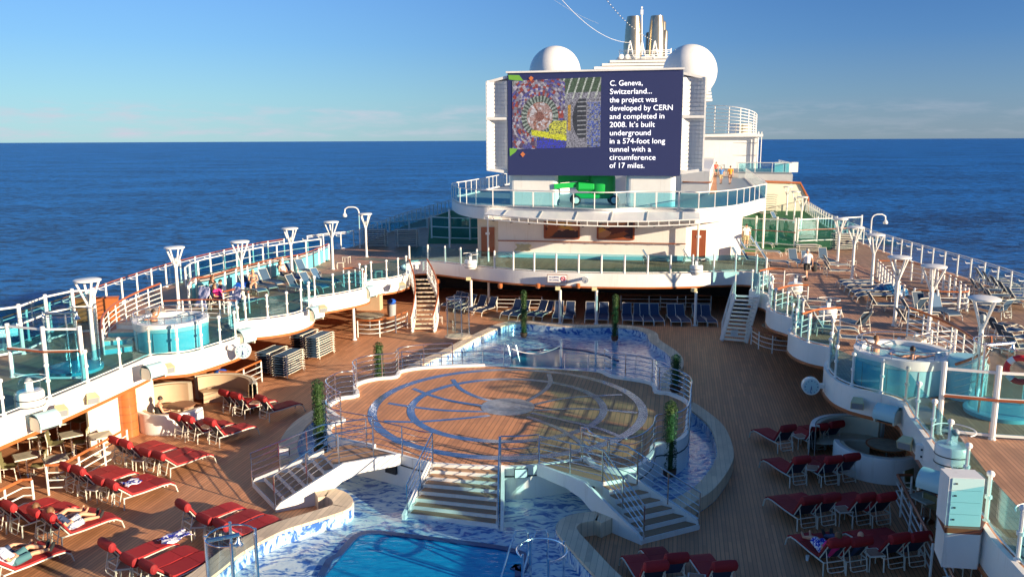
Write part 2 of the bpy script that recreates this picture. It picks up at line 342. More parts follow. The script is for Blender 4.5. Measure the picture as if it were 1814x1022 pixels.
    def ribbon(s, prof, x0, x1, th):
        'sheet following the (y,z) profile, from x0 to x1, thickness th'
        i = len(s.v); n = len(prof)
        for j, (y, z) in enumerate(prof):
            a = prof[max(j - 1, 0)]; b = prof[min(j + 1, n - 1)]; d = Vector((b[0] - a[0], b[1] - a[1])).normalized(); nn = Vector((-d.y, d.x)) * th
            for x in (x0, x1): s.v.append(Vector((x, y, z)))
            for x in (x1, x0): s.v.append(Vector((x, y + nn.x, z + nn.y)))
        for j in range(n - 1):
            a = i + 4 * j; b = a + 4
            for k in range(4):
                k2 = (k + 1) % 4; s.f.append((a + k, a + k2, b + k2, b + k))
        s.f += [(i + 3, i + 2, i + 1, i), (i + 4 * n - 4, i + 4 * n - 3, i + 4 * n - 2, i + 4 * n - 1)]
        return s
    def quad(s, a, b, c, d, colr=None):
        i = len(s.v); s.v += [Vector(a), Vector(b), Vector(c), Vector(d)]; s.f.append((i, i + 1, i + 2, i + 3)); s.c.append(colr); return s
    def mesh(s, name, material, smooth=False, base=Vector((0, 0, 0))):
        me = bpy.data.meshes.new(name); me.from_pydata([v - base for v in s.v], [], s.f)
        me.materials.append(M[material]); me.update()
        if smooth is True:
            me.polygons.foreach_set('use_smooth', [True] * len(me.polygons))
            try: me.set_sharp_from_angle(angle=R(40))
            except Exception: pass
        if s.c and len(s.c) == len(s.f):
            ca = me.color_attributes.new('Col', 'FLOAT_COLOR', 'CORNER'); i = 0
            for c, f in zip(s.c, s.f):
                for _ in f: ca.data[i].color = (*c, 1); i += 1
        return me
    def build(s, name, material, parent=None, smooth=True):
        base = BASE.get(parent.name, Vector((0, 0, 0))) if parent else Vector((0, 0, 0))
        o = bpy.data.objects.new(name, s.mesh(name, material, smooth, base)); col.objects.link(o)
        if parent: o.parent = parent; BASE[o.name] = base
        return o
def offset(path, d, closed=False):
    n = len(path); o = []
    for j in range(n):
        a = Vector(path[j - 1][:2]) if (j > 0 or closed) else Vector(path[0][:2]); b = Vector(path[(j + 1) % n][:2]) if (j < n - 1 or closed) else Vector(path[-1][:2])
        t = b - a
        t = t.normalized() if t.length > 1e-6 else Vector((1, 0))
        o.append((path[j][0] - t.y * d, path[j][1] + t.x * d))
    return o
def spline(pts, k=5, closed=False):
    pts = [Vector(p) for p in pts]; n = len(pts); o = []
    for j in range(n if closed else n - 1):
        if closed: p0, p1, p2, p3 = pts[j - 1], pts[j], pts[(j + 1) % n], pts[(j + 2) % n]
        else: p0, p1, p2, p3 = pts[max(j - 1, 0)], pts[j], pts[j + 1], pts[min(j + 2, n - 1)]
        for q in range(k):
            t = q / k
            o.append(.5 * ((2 * p1) + (p2 - p0) * t + (2 * p0 - 5 * p1 + 4 * p2 - p3) * t * t + (3 * p1 - p0 - 3 * p2 + p3) * t ** 3))
    if not closed: o.append(pts[-1])
    return o
def sample(path, sp):
    path = [Vector(p) for p in path]; ls = [0]
    for a, b in zip(path, path[1:]): ls.append(ls[-1] + (b - a).length)
    n = max(1, round(ls[-1] / sp)); o = []; j = 0
    for q in range(n + 1):
        d = ls[-1] * q / n
        while j < len(path) - 2 and ls[j + 1] < d: j += 1
        t = (d - ls[j]) / max(1e-6, ls[j + 1] - ls[j]); o.append(path[j].lerp(path[j + 1], t))
    return o
def tag(o, label=None, cat=None, group=None, kind=None):
    if label: o['label'] = label
    if cat: o['category'] = cat
    if group: o['group'] = group
    if kind: o['kind'] = kind
    return o
def thing(name, label, cat, loc=(0, 0, 0), rz=0, group=None, world=False):
    'an Empty at the base of a thing; world=True: parts are given in world coordinates'
    o = bpy.data.objects.new(name, None); col.objects.link(o); o.location = loc; o.rotation_euler = (0, 0, rz); o.empty_display_size = .2
    BASE[o.name] = Vector(loc) if world else Vector((0, 0, 0))
    return tag(o, label, cat, group)
def struct(name, mb, material, smooth=False, parent=None, cat=None):
    o = mb.build(name, material, parent, smooth)
    if not parent: tag(o, None, None, None, 'structure')
    return o
def dup(src, loc, rz, label=None, group=None):
    def cp(o, p):
        c = o.copy(); col.objects.link(c); c.parent = p
        for ch in kids.get(o.name, []): cp(ch, c)
        return c
    kids = {}
    def walk(o):
        kids[o.name] = list(o.children)
        for ch in o.children: walk(ch)
    walk(src); c = cp(src, None); c.location = loc; c.rotation_euler = (0, 0, rz)
    if label: c['label'] = label
    if group: c['group'] = group
    return c
def inst(name, me, parent, loc, rz=0):
    o = bpy.data.objects.new(name, me); col.objects.link(o); o.parent = parent; o.location = loc - BASE.get(parent.name, Vector((0, 0, 0))); o.rotation_euler = (0, 0, rz); BASE[o.name] = Vector(loc)
    return o
ORD = ['first', 'second', 'third', 'fourth', 'fifth', 'sixth', 'seventh', 'eighth', 'ninth', 'tenth', 'eleventh', 'twelfth']

# post meshes
pm = {}
pm['knob'] = MB().lathe((0, 0, 0), [(.075, 0), (.075, .03), (.042, .06), (.042, .52), (.075, .53), (.075, .60), (.042, .61), (.042, 1.02), (.075, 1.04), (.085, 1.10), (.06, 1.14), (.001, 1.16)], 8).mesh('post', 'white_rail', True)
pm['slim'] = MB().lathe((0, 0, 0), [(.028, 0), (.028, 1.12)], 6).mesh('post', 'white_rail', True)
pm['fat'] = MB().lathe((0, 0, 0), [(.06, 0), (.06, 1.12), (.001, 1.16)], 8).mesh('post', 'white_rail', True)
pm['steel'] = MB().lathe((0, 0, 0), [(.024, 0), (.024, .98)], 6).mesh('post', 'steel', True)
pm['white'] = MB().lathe((0, 0, 0), [(.035, 0), (.035, .98)], 6).mesh('post', 'white_rail', True)
b_ = MB().lathe((0, 0, 0), [(.09, 0), (.09, .04), (.05, .07), (.05, 1.25), (.07, 1.26), (.07, 1.32), (.001, 1.34)], 8)
b_.tube([(0, 0, 1.0), (-.28, 0, 1.0), (-.33, 0, 1.03), (-.35, 0, 1.12)], .025, 6)
pm['bracket'] = b_.mesh('post', 'white_rail', True)
def fence(name, label, cat, path, sp=1.0, post='knob', gl=None, gz=(.12, 1.0), rails=(), rail_mat='white_rail', rail_r=.018, cap=None, cap_r=.03, cap_z=1.0, group=None, rz=0, skip_last=False):
    path = [Vector(p) for p in path]; t = thing(name, label, cat, path[0], 0, group, True)
    pts = sample(path, sp)
    for i, p in enumerate(pts):
        if skip_last and i == len(pts) - 1: break
        inst('post', pm[post], t, p, rz)
    if gl:
        for a, b in zip(pts, pts[1:]):
            d = (b - a)
            if d.length < .15: continue
            u = d.normalized() * .07; a2, b2 = a + u, b - u; mid = (a2 + b2) / 2; nn = Vector((-d.y, d.x, 0)).normalized() * .006; mb = MB(); i0 = 0
            for s_ in (-1, 1): mb.v += [a2 + nn * s_ + Vector((0, 0, gz[0])), b2 + nn * s_ + Vector((0, 0, gz[0])), b2 + nn * s_ + Vector((0, 0, gz[1])), a2 + nn * s_ + Vector((0, 0, gz[1]))]
            mb.f = [(0, 1, 2, 3), (7, 6, 5, 4), (0, 4, 5, 1), (1, 5, 6, 2), (2, 6, 7, 3), (3, 7, 4, 0)]
            mb.build('glass_panel', gl, t, False)
    for z in rails: MB().tube([p + Vector((0, 0, z)) for p in path], rail_r, 5).build('rail', rail_mat, t)
    if cap: MB().tube([p + Vector((0, 0, cap_z)) for p in path], cap_r, 6).build('handrail', cap, t)
    return t

# ================================================================ SETTING
mb = MB(); S_ = 45000
mb.v = [Vector((-S_, -S_, -33)), Vector((S_, -S_, -33)), Vector((S_, S_, -33)), Vector((-S_, S_, -33))]; mb.f = [(0, 1, 2, 3)]
struct('sea', mb, 'sea')
Z2, Z3 = 2.8, 6.5
OUTL = [(-21.2, 3), (-20.9, 20), (-20.7, 30), (-20.4, 36.4), (-20.2, 43.5), (-19.6, 48.8), (-17.6, 56.3), (-14.2, 61.7), (-12.3, 64.6), (-10.6, 79.9), (-6.6, 100)]
OUTR = [(20, 3), (22.5, 18), (24.8, 32), (26.2, 39.5), (27, 46), (27.2, 53), (27.6, 61), (29.2, 73), (31.8, 85), (35.3, 100)]
OUTL = [tuple(p) for p in spline(OUTL, 3)]; OUTR = [tuple(p) for p in spline(OUTR, 3)]
hull = OUTL + OUTR[::-1]
struct('ship_hull', MB().prism(hull, -36, -.3), 'white')
struct('pool_deck', MB().prism(hull, -.28, 0), 'deck')
LI = [(-16.6, 18.5), (-15.4, 23.5), (-14.95, 25.3), (-14.55, 27.3), (-14.15, 29.6), (-13.95, 30.6), (-13.2, 30.85), (-12.6, 31.2), (-12.04, 32.3), (-11.62, 33.4), (-11.75, 34.4), (-12.4, 35.3), (-12.75, 36.1), (-12.4, 36.8), (-11.32, 37.3), (-10.4, 38.2), (-10.03, 39.5), (-10.25, 40.7), (-10.85, 41.5), (-10.6, 42.2), (-9.4, 43.3), (-8.3, 44.9), (-8.3, 46.0), (-8.8, 46.8), (-8.4, 47.5), (-7.2, 48.4), (-6.5, 49.9)]
LB = [(-6.6, 51.2), (-7.3, 53.2), (-6.9, 54.7), (-6.0, 55.3), (-4.88, 54.9), (-2.32, 52.9), (0.2, 51.3), (2.68, 50.45), (5.5, 49.9), (8.4, 49.65), (11.0, 49.85), (13.2, 50.3), (14.8, 50.2), (15.2, 48.4), (14.6, 46.2), (13.4, 44.7)]
RI = [(13.04, 43.85), (13.6, 42.9), (13.3, 41.2), (12.8, 40.0), (12.5, 38.3), (12.95, 36.9), (12.9, 35.6), (12.1, 34.6), (11.85, 33.2), (12.1, 32.1), (12.6, 31.4), (12.3, 30.1), (11.5, 28.9), (11.15, 27.3), (11.37, 26.2), (12.1, 25.3), (12.3, 24.6), (11.92, 23.3), (11.33, 20.8), (10.2, 16.6), (9.84, 14.8), (9.6, 12), (9.4, 3)]
LIs = [tuple(p[:2]) for p in spline([(*p, 0) for p in LI], 3)]; LBs = [tuple(p[:2]) for p in spline([(*p, 0) for p in LB], 3)]; RIs = [tuple(p[:2]) for p in spline([(*p, 0) for p in RI], 3)]
inner = [(-17.3, 3)] + LIs + LBs + RIs
mb = MB(); poly = OUTL + OUTR[::-1] + inner[::-1]
struct('upper_deck', mb.prism(poly, 2.08, Z2), 'deck_upper')
f = struct('deck_fascia', MB().wall(inner, 2.06, 2.88, -.12), 'white', True)
struct('wood_trim', MB().wall(inner, 1.95, 2.06, -.15), 'wood_trim', True, f)
# side walls that close the covered parts of the pool deck
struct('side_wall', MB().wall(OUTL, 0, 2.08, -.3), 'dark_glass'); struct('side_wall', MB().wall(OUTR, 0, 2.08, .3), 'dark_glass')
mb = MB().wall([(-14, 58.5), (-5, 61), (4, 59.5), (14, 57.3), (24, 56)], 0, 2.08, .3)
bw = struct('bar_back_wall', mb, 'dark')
for i in range(9):
    x = -8 + i * 3.2; struct('window', MB().box((x, 60.6 - .15 * i - (.25 if i > 4 else 0), 1.2), (2.2, .1, 1.0), R(-10)), 'dark_glass', False, bw)
# outer wall of the covered deck: cream service wall on the left
A_, B_ = G(160, 795), G(213, 775)
sw = thing('service_wall', 'cream wall panel with framed notice between the café and the orange round column', 'wall', A_, 0, None, True)
d_ = (B_ - A_).normalized(); B2 = A_ + d_ * 2.9; B2.z = 0
MB().beam(A_ + Vector((0, 0, 1.03)), B2 + Vector((0, 0, 1.03)), .12, 2.04).build('panel', 'cream', sw)
n_ = Vector((d_.y, -d_.x, 0)) * .075
MB().beam(A_ + n_ + d_ * 1.35 + Vector((0, 0, 1.6)), A_ + n_ + d_ * 1.75 + Vector((0, 0, 1.6)), .03, .24).build('notice_frame', 'dark', sw)
MB().beam(A_ + n_ * 1.25 + d_ * 1.38 + Vector((0, 0, 1.6)), A_ + n_ * 1.25 + d_ * 1.72 + Vector((0, 0, 1.6)), .02, .18).build('notice', 'cloth_white', sw)
MB().beam(A_ + n_ + d_ * 1.6 + Vector((0, 0, .98)), A_ + n_ + d_ * 1.7 + Vector((0, 0, .98)), .03, .1).build('red_square', 'red_sign', sw)

# ---------------------------------------------------------------- pools
crL = [G(x, y, .45) for x, y in [(567, 708), (557, 723), (522, 746), (501, 771), (494, 792), (497, 815)]]
crR = [G(x, y, .45) for x, y in [(1228, 712), (1254, 729), (1283, 755), (1299, 794), (1295, 823), (1268, 862), (1236, 885), (1203, 903)]]
frL = [G(x, y, .45) for x, y in [(556, 868), (584, 864), (608, 869), (622, 879), (625, 890), (612, 903), (548, 924), (497, 941), (428, 978), (372, 1022)]] + [Vector((-8.6, 16, .45)), Vector((-8.8, 12, .45))]
frR = [G(x, y, .45) for x, y in [(1090, 915), (1067, 906), (1040, 906), (1005, 913), (986, 927), (988, 944), (1011, 971), (1047, 1012)]] + [Vector((2.6, 17, .45)), Vector((3.1, 14, .45)), Vector((3.2, 12, .45))]
bkp = [(-5.3, 36.4), (-4.6, 38.6), (-3.66, 40.4), (-2.63, 43.0), (-1.64, 45.1), (-.83, 46.7), (0, 47.4), (1.03, 47.4), (2.5, 46.8), (4.15, 46.3), (5.77, 46.4), (7.39, 45.6), (8.0, 44.2), (7.9, 42.6), (8.3, 40.4), (8.35, 38.8), (8.0, 37.2), (7.3, 35.6), (6.95, 33.8), (7.0, 32.3)]
s2 = lambda P_, k=4: [tuple(p[:2]) for p in spline([Vector((p[0], p[1], 0)) for p in P_], k)]
crL2, frL2, frR2 = s2(crL), s2(frL), s2(frR); bk2 = s2(bkp + [tuple(p[:2]) for p in crR])
mos = crL2 + [(-8.1, 26.2), (-7.6, 25.2), (-6.8, 24.3)] + frL2 + frR2[::-1] + [(3.9, 22.0), (4.4, 22.2)] + bk2[::-1] + [(-6.2, 34.5)]
struct('mosaic_floor', MB().prism(mos, -.2, .03), 'mosaic')
for nm, pth, sgn in (('pool_coping', crL2, -1), ('pool_coping', bk2, 1), ('pool_coping', frL2, -1), ('pool_coping', frR2, 1)):
    w_ = .6 * sgn * (1 if pth is not bk2 else -1)
    if pth is bk2: w_ = -.55
    if pth is crL2: w_ = .62
    if pth is frL2: w_ = -.58
    if pth is frR2: w_ = .58
    c_ = MB().wall(pth, .005, .45, w_); o = struct(nm, c_, 'coping', True)
    q = pth if pth in (frL2, frR2) else offset(pth, w_)
    struct('mosaic_lining', MB().wall(q, .03, .37, .03 if (w_ < 0) == (pth in (frL2, frR2)) else -.03), 'mosaic', True, o)
def sheet(poly, z0, z1): return MB().prism([(p[0], p[1]) for p in poly], z0, z1)
wp = [G(x, y, .04) for x, y in [(575, 1022), (606, 985), (632, 955), (648, 948), (672, 947), (780, 960), (880, 973), (915, 982), (925, 990), (920, 1010), (912, 1022)]]
wp = [Vector((-4.6, 12, 0))] + wp + [Vector((0.4, 12, 0))]
struct('pool_water', sheet(wp, -.1, .04), 'pool_water')
mat('pool_rim', (.015, .05, .17), .3)
wr_ = [p for p in s2(wp, 3)]
struct('pool_rim', MB().wall(wr_[3:-3], .03, .075, .2), 'pool_rim', True)
bp_ = [G(x, y, .04) for x, y in [(903, 648), (908, 634), (938, 622), (991, 617), (1034, 622), (1075, 631), (1092, 640), (1092, 652)]]
mat('lagoon_water', (.01, .24, .36), .12)
struct('pool_water', sheet(bp_, -.1, .045), 'lagoon_water')
struct('pool_rim', MB().wall([tuple(p[:2]) for p in bp_[1:-1]], .03, .085, .15), 'pool_rim', True)

# ---------------------------------------------------------------- stage
ZS = 1.1
st_px = [(802, 650), (776, 651), (738, 654), (707, 660), (700, 669), (669, 672), (641, 678), (626, 687), (631, 702), (603, 707), (583, 718), (580, 727), (593, 740), (606, 747), (588, 753), (580, 763), (585, 776), (608, 784), (662, 794), (710, 806), (767, 820), (887, 826), (955, 823), (1029, 814), (1050, 828), (1076, 835), (1106, 837), (1135, 829), (1156, 809), (1162, 791), (1194, 788), (1217, 773), (1221, 744), (1221, 716), (1187, 699), (1164, 696), (1159, 683), (1136, 676), (1085, 668), (1060, 658), (991, 653), (910, 649), (859, 648)]
stp = [G(x, y, ZS) for x, y in st_px]; sto = s2(stp + [stp[0]], 3)[:-1]
stage = thing('round_stage', 'round raised stage with scalloped white edge and ring inlay in the pool deck', 'stage', (-.2, 29.5, 0), 0, None, True)
MB().prism(sto, .0, ZS - .004).build('body', 'white', stage, False)
MB().prism(offset(sto, .12 if sum(sto[j][0] * sto[(j + 1) % len(sto)][1] - sto[(j + 1) % len(sto)][0] * sto[j][1] for j in range(len(sto))) > 0 else -.12, True), ZS - .006, ZS).build('floor', 'stage_deck', stage, False)
def idx(a): return st_px.index(a) * 3
def seg(a, b):
    i, j = idx(a), idx(b)
    return sto[i:j + 1] if i < j else sto[i:] + sto[:j + 1]
for a, b in (((1085, 668), (1060, 658)),): pass
curbL = seg((859, 648), (662, 794)); curbR = seg((1029, 814), (1060, 658)); curbF = seg((887, 826), (955, 823))
for c_ in (curbL, curbR): MB().wall(c_, ZS - .3, ZS + .11, -.02).build('curb', 'white', stage); MB().wall(c_, ZS, ZS + .11, .13).build('curb', 'white', stage)
for c_ in (curbL, curbR, curbF, seg((662, 794), (767, 820))): MB().wall(c_, ZS - .34, ZS - .31, -.03).build('dark_band', 'dark', stage)
for px, py, w2, h2 in ((686, 832, .22, .24), (1027, 846, .34, .24)):
    a_ = G(px, py + 8, .55); a_ = min(((Vector((q[0], q[1], 0)) - Vector((a_.x, a_.y, 0))).length, i) for i, q in enumerate(sto))[1]
    P0, P1 = Vector((*sto[a_ - 1], .62)), Vector((*sto[(a_ + 1) % len(sto)], .62)); nn = Vector((-(P1 - P0).y, (P1 - P0).x, 0)).normalized(); nn = nn if nn.y < 0 else -nn; cc = (P0 + P1) / 2; tt = (P1 - P0).normalized()
    MB().beam(cc - tt * w2 + nn * .03, cc + tt * w2 + nn * .03, .14, h2 * 1.6).build('opening', 'dark', stage, False)
mat('inlay', (.36, .40, .48), .2, metal=.85, var=.3, vscale=3); mat('inlay_disc', (.5, .5, .5), .3, metal=.8, var=.35, vscale=5)
C0 = Vector((-.18, 29.6, ZS))
def ring(cx, cy, r, wd, a0=0, a1=2 * pi, n=72, z=ZS + .004):
    mb = MB(); full = abs(a1 - a0 - 2 * pi) < 1e-3
    for q in range(n + 1):
        th = a0 + (a1 - a0) * q / n
        for rr in (r - wd / 2, r + wd / 2): mb.v.append(Vector((cx + rr * cos(th), cy + rr * sin(th), z)))
    mb.f = [(2 * q, 2 * q + 1, 2 * q + 3, 2 * q + 2) for q in range(n)]
    return mb
ring(C0.x, C0.y, 5.05, .34).build('inlay_ring', 'inlay', stage, False)
ring(C0.x - .02, C0.y, 3.62, .29, z=ZS + .005).build('inlay_ring', 'inlay', stage, False)
mb = MB(); mb.v = [C0 + Vector((1.02 * cos(q * pi / 20), 1.02 * sin(q * pi / 20), .009)) for q in range(40)]; mb.f = [tuple(range(40))]; mb.build('inlay_disc', 'inlay_disc', stage, False)
RAYS = [[(880, 712), (845, 703), (815, 688), (802, 672)], [(865, 720), (800, 710), (757, 698), (732, 688)], [(862, 729), (790, 727), (733, 721), (688, 714)], [(868, 736), (820, 741), (740, 747), (680, 746)],
        [(933, 720), (996, 706), (1060, 701), (1102, 699)], [(943, 727), (1034, 724), (1129, 731)], [(934, 738), (988, 758), (1023, 780), (1040, 794)], [(941, 731), (1017, 748), (1065, 760), (1104, 776)], [(925, 715), (960, 695), (975, 678), (972, 662)]]
for j_, ry in enumerate(RAYS):
    pts = spline([G(x, y, 0) if False else G(x, y, ZS) for x, y in ry], 5); mb = MB(); of = offset(pts, .1); of2 = offset(pts, -.1); z = ZS + .0062 + .0003 * j_
    for p, q in zip(of, of2): mb.v += [Vector((p[0], p[1], z)), Vector((q[0], q[1], z))]
    mb.f = [(2 * q, 2 * q + 1, 2 * q + 3, 2 * q + 2) for q in range(len(pts) - 1)]; mb.build('inlay_ray', 'inlay', stage, False)

def stair(name, label, TL, TR, BL, BR, zt, zb, n, stringer=None, group=None, open_=False, trm='tread', cat='stairs', nose=.03):
    t = thing(name, label, cat, BL, 0, group, True); rise = (zt - zb) / n
    TL, TR, BL, BR = [Vector((p[0], p[1], 0)) for p in (TL, TR, BL, BR)]
    for k_ in range(n - 1):
        f0, f1 = k_ / (n - 1), (k_ + 1) / (n - 1); z = zt - rise * (k_ + 1)
        a, b, c, d = TL.lerp(BL, f0), TR.lerp(BR, f0), TR.lerp(BR, f1), TL.lerp(BL, f1)
        if not open_: MB().prism([a, b, c, d], zb, z).build('step', 'white', t, False)
        ia, ib = a.lerp(b, .03), b.lerp(a, .03); ic, id_ = c.lerp(d, .03), d.lerp(c, .03)
        MB().prism([ia, ib, ib.lerp(ic, .88), ia.lerp(id_, .88)], z + .002 if not open_ else z - .04, z + .03).build('tread', trm, t, False)
    return t
# central stairs
cs = stair('central_stairs', 'wide central white stairs leading down from the round stage to the mosaic floor', G(767, 820, ZS), G(885, 827, ZS), G(722, 915, .05), G(883, 935, .05), ZS, .03, 8)
tl, tr_, bl, br = G(767, 820, ZS), G(885, 827, ZS), G(722, 915, .05), G(883, 935, .05)
for a, b in ((tl, bl), (tr_, br)):
    s_ = -.1 if a is tl else .1; nx = Vector((s_, 0, 0)); i0 = MB(); a1, b1 = a + nx / 2, b + nx / 2
    i0.v = [Vector((a1.x, a1.y, 0)), Vector((b1.x, b1.y - .15, 0)), Vector((b1.x, b1.y - .15, .2)), Vector((a1.x, a1.y, ZS + .06))]; i0.v += [v + nx for v in i0.v]
    i0.f = [(0, 1, 2, 3), (7, 6, 5, 4), (0, 4, 5, 1), (1, 5, 6, 2), (2, 6, 7, 3), (3, 7, 4, 0)]; i0.build('stringer', 'white', cs, False)
def vwall(mbp, pts2, a, b, th):
    'vertical plate between ground points a and b; pts2 = (fraction, height)'
    a = Vector((a[0], a[1], 0)); b = Vector((b[0], b[1], 0)); d = (b - a); nn = Vector((-d.y, d.x, 0)).normalized() * th; n = len(pts2)
    i = len(mbp.v)
    for s_ in (0, 1):
        for f_, z in pts2: mbp.v.append(a + d * f_ + nn * s_ + Vector((0, 0, z)))
    mbp.f.append(tuple(i + q for q in range(n))); mbp.f.append(tuple(i + n + q for q in reversed(range(n))))
    for q in range(n): mbp.f.append((i + q, i + n + q, i + n + (q + 1) % n, i + (q + 1) % n))
    return mbp
# left stair bridge
TLl, TRl, BLl, BRl = G(573, 804, ZS), G(590, 822, ZS), G(447, 862, 0), G(488, 905, 0)
ls = stair('bridge_stairs', 'white stairs crossing the mosaic channel at the left of the round stage', TLl, TRl, BLl, BRl, ZS, 0, 7)
land = [TLl, TRl, G(662, 808, ZS), G(708, 806, ZS), G(662, 794, ZS), G(608, 786, ZS)]
MB().prism(land, ZS - .22, ZS - .008).build('landing', 'white', ls, False); MB().prism(land, ZS - .006, ZS - .002).build('landing_floor', 'tread', ls, False)
e2 = G(708, 808, ZS); dd = (e2 - BRl); L1_ = dd.length; fr_ = (TRl - BRl).length / L1_
MB_ = MB(); vwall(MB_, [(0, 0), (.36, 0), (.42, .35), (.52, .62), (.66, .80), (1, .84), (1, ZS + .12), (fr_, ZS + .1), (.04, .28), (0, .12)], BRl, e2, -.1); MB_.build('stringer', 'white', ls, False)
MB_ = MB(); vwall(MB_, [(0, 0), (1, ZS - .3), (1, ZS + .12), (.04, .28), (0, .12)], BLl, TLl, .1); MB_.build('stringer', 'white', ls, False)
# right stair bridge
TLr, TRr, BLr, BRr = G(1068, 853, ZS), G(1112, 846, ZS), G(1140, 963, 0), G(1238, 938, 0)
rs = stair('bridge_stairs', 'white stairs crossing the mosaic channel at the right of the round stage', TLr, TRr, BLr, BRr, ZS, 0, 7)
land = [G(958, 824, ZS), TLr, TRr, G(1076, 837, ZS), G(1029, 816, ZS)]
MB().prism(land, ZS - .22, ZS - .008).build('landing', 'white', rs, False); MB().prism(land, ZS - .006, ZS - .002).build('landing_floor', 'tread', rs, False)
e2 = G(955, 826, ZS)
MB_ = MB(); vwall(MB_, [(0, 0), (.38, 0), (.45, .4), (.55, .66), (.7, .80), (1, .84), (1, ZS + .12), (.52, ZS + .1), (.04, .28), (0, .12)], BLr, Vector((e2.x, e2.y, 0)), .1); MB_.build('stringer', 'white', rs, False)
MB_ = MB(); vwall(MB_, [(0, 0), (1, ZS - .3), (1, ZS + .12), (.04, .28), (0, .12)], BRr, TRr, -.1); MB_.build('stringer', 'white', rs, False)
# ---- stainless guard rails of the stage
def v3(P_, z): return [Vector((p[0], p[1], z)) for p in P_]
SR = (.18, .38, .58, .78)
def srail(label, path, sp=1.05): return fence('steel_railing', label, 'railing', path, sp, 'steel', None, (), SR, 'steel', .013, 'steel', .024, .98, 'stainless guard rails round the stage')
srail('stainless railing following the scalloped left edge of the stage', v3(curbL[3:], ZS + .1), 1.3)
srail('stainless railing following the scalloped right edge of the stage', v3(curbR[:-1], ZS + .1), 1.3)
srail('short stainless railing between the left bridge and the central stairs', v3(seg((662, 794), (767, 820)), ZS))
srail('short straight stainless railing on the stage edge just right of the central stairs', v3(seg((887, 826), (955, 823)), ZS), .9)
def sl_(a, b, za, zb, ex=.0): a, b = Vector((a[0], a[1], za)), Vector((b[0], b[1], zb)); return [a, b]
srail('sloping stainless railing on the left side of the central stairs', sl_(tl, bl, ZS, .08), .9)
srail('sloping stainless railing on the right side of the central stairs', sl_(tr_, br, ZS, .08), .9)
srail('stainless railing on the near side of the left bridge stairs', [Vector((BRl.x, BRl.y, .15)), Vector((TRl.x, TRl.y, ZS)), Vector((*G(662, 808, ZS)[:2], ZS))])
srail('stainless railing on the far side of the left bridge stairs', [Vector((BLl.x, BLl.y, .15)), Vector((TLl.x, TLl.y, ZS)), Vector((*G(650, 792, ZS)[:2], ZS))])
srail('stainless railing on the near side of the right bridge stairs', [Vector((BLr.x, BLr.y, .15)), Vector((TLr.x, TLr.y, ZS)), Vector((*G(955, 826, ZS)[:2], ZS))])
srail('stainless railing on the far side of the right bridge stairs', [Vector((BRr.x, BRr.y, .15)), Vector((TRr.x, TRr.y, ZS)), Vector((*G(1032, 818, ZS)[:2], ZS))])
srail('stainless railing on the pool edge behind the stage, left part', [Vector((-5.1, 36.6, .45)), Vector((-3.9, 36.2, .45)), Vector((-2.6, 36.4, .45)), Vector((-1.4, 36.6, .45)), Vector((-.4, 36.5, .45))])
srail('stainless railing on the pool edge behind the stage, right part', [Vector((2.4, 36.2, .45)), Vector((4.2, 36.0, .45)), Vector((5.6, 35.6, .45)), Vector((6.6, 34.6, .45)), Vector((7.3, 33.0, .3))])
# small framed signs on rails
for px, py, d_, lb in ((502, 800, 26.5, 'small white notice plate on the coping left of the stage'), (1105, 838 + 20, 24.0, 'small framed white notice on the railing of the right bridge stairs'), (923, 838, 23.6, 'small framed white notice on the stage front beside the central stairs')):
    p = DP(px, py, d_); t = thing('notice_plate', lb, 'sign', p, 0, None, True)
    MB().box(p, (.42, .03, .3), R(5)).build('frame', 'dark', t, False); MB().box(p + Vector((0, -.02, 0)), (.37, .02, .26), R(5)).build('plate', 'cloth_white', t, False)

# ---------------------------------------------------------------- topiary columns
def topiary(label, px, pyb, pyt, z0, r):
    p = G(px, pyb, z0); zt = DP(px, pyt, p.y).z; h = zt - z0
    t = thing('topiary', label, 'plant', p, 0, 'clipped green topiary columns round the stage')
    MB().lathe((0, 0, 0), [(r * .8, -.1), (r * 1.15, .0), (r * 1.2, .16), (r * .8, .18)], 12).build('pot', 'pot_brown', t)
    rnd = random.Random(px); mb = MB().lathe((0, 0, 0), [(r * .55, .15), (r * .6, h * .5), (r * .58, h - r * .8), (r * .2, h - .2), (.001, h - .19)], 10); cone = mb
    for q in range(int(2600 * h / 2.4)):
        th = rnd.uniform(0, 2 * pi); z = rnd.uniform(.15, h); rr = r * rnd.uniform(.6, 1.12) * (1 + .06 * sin(3 * th + z * 4))
        if z > h - r: rr *= math.sqrt(max(0.02, 1 - ((z - h + r) / r) ** 2))
        c = Vector((rr * cos(th), rr * sin(th), z)); a = Vector((rnd.gauss(0, 1), rnd.gauss(0, 1), rnd.gauss(0, 1))).normalized(); b = a.cross(c + Vector((rnd.random(), 0, rnd.random()))).normalized(); s_ = rnd.uniform(.018, .04)
        i = len(mb.v); mb.v += [c - a * s_, c + b * s_ * .6, c + a * s_, c - b * s_ * .6]; mb.f.append((i, i + 1, i + 2, i + 3))
    mb.build('foliage', 'leaf', t, False)
topiary('tall clipped green column at the left stage rim above the bridge stairs', 568, 800, 672, .4, .2)
topiary('clipped green column at the left back rim of the stage against the brown deck', 672, 672, 606, .8, .2)
topiary('clipped green column standing in the back pool nearest the two white posts, left one', 928, 594, 514, .2, .17)
topiary('clipped green column standing in the back pool right of the two white posts', 1089, 600, 521, .2, .17)
topiary('dark clipped green column at the right back rim of the stage', 1196, 690, 628, .8, .2)
topiary('tall clipped green column standing in the right channel beside the stage front', 1185, 838, 710, .1, .21)

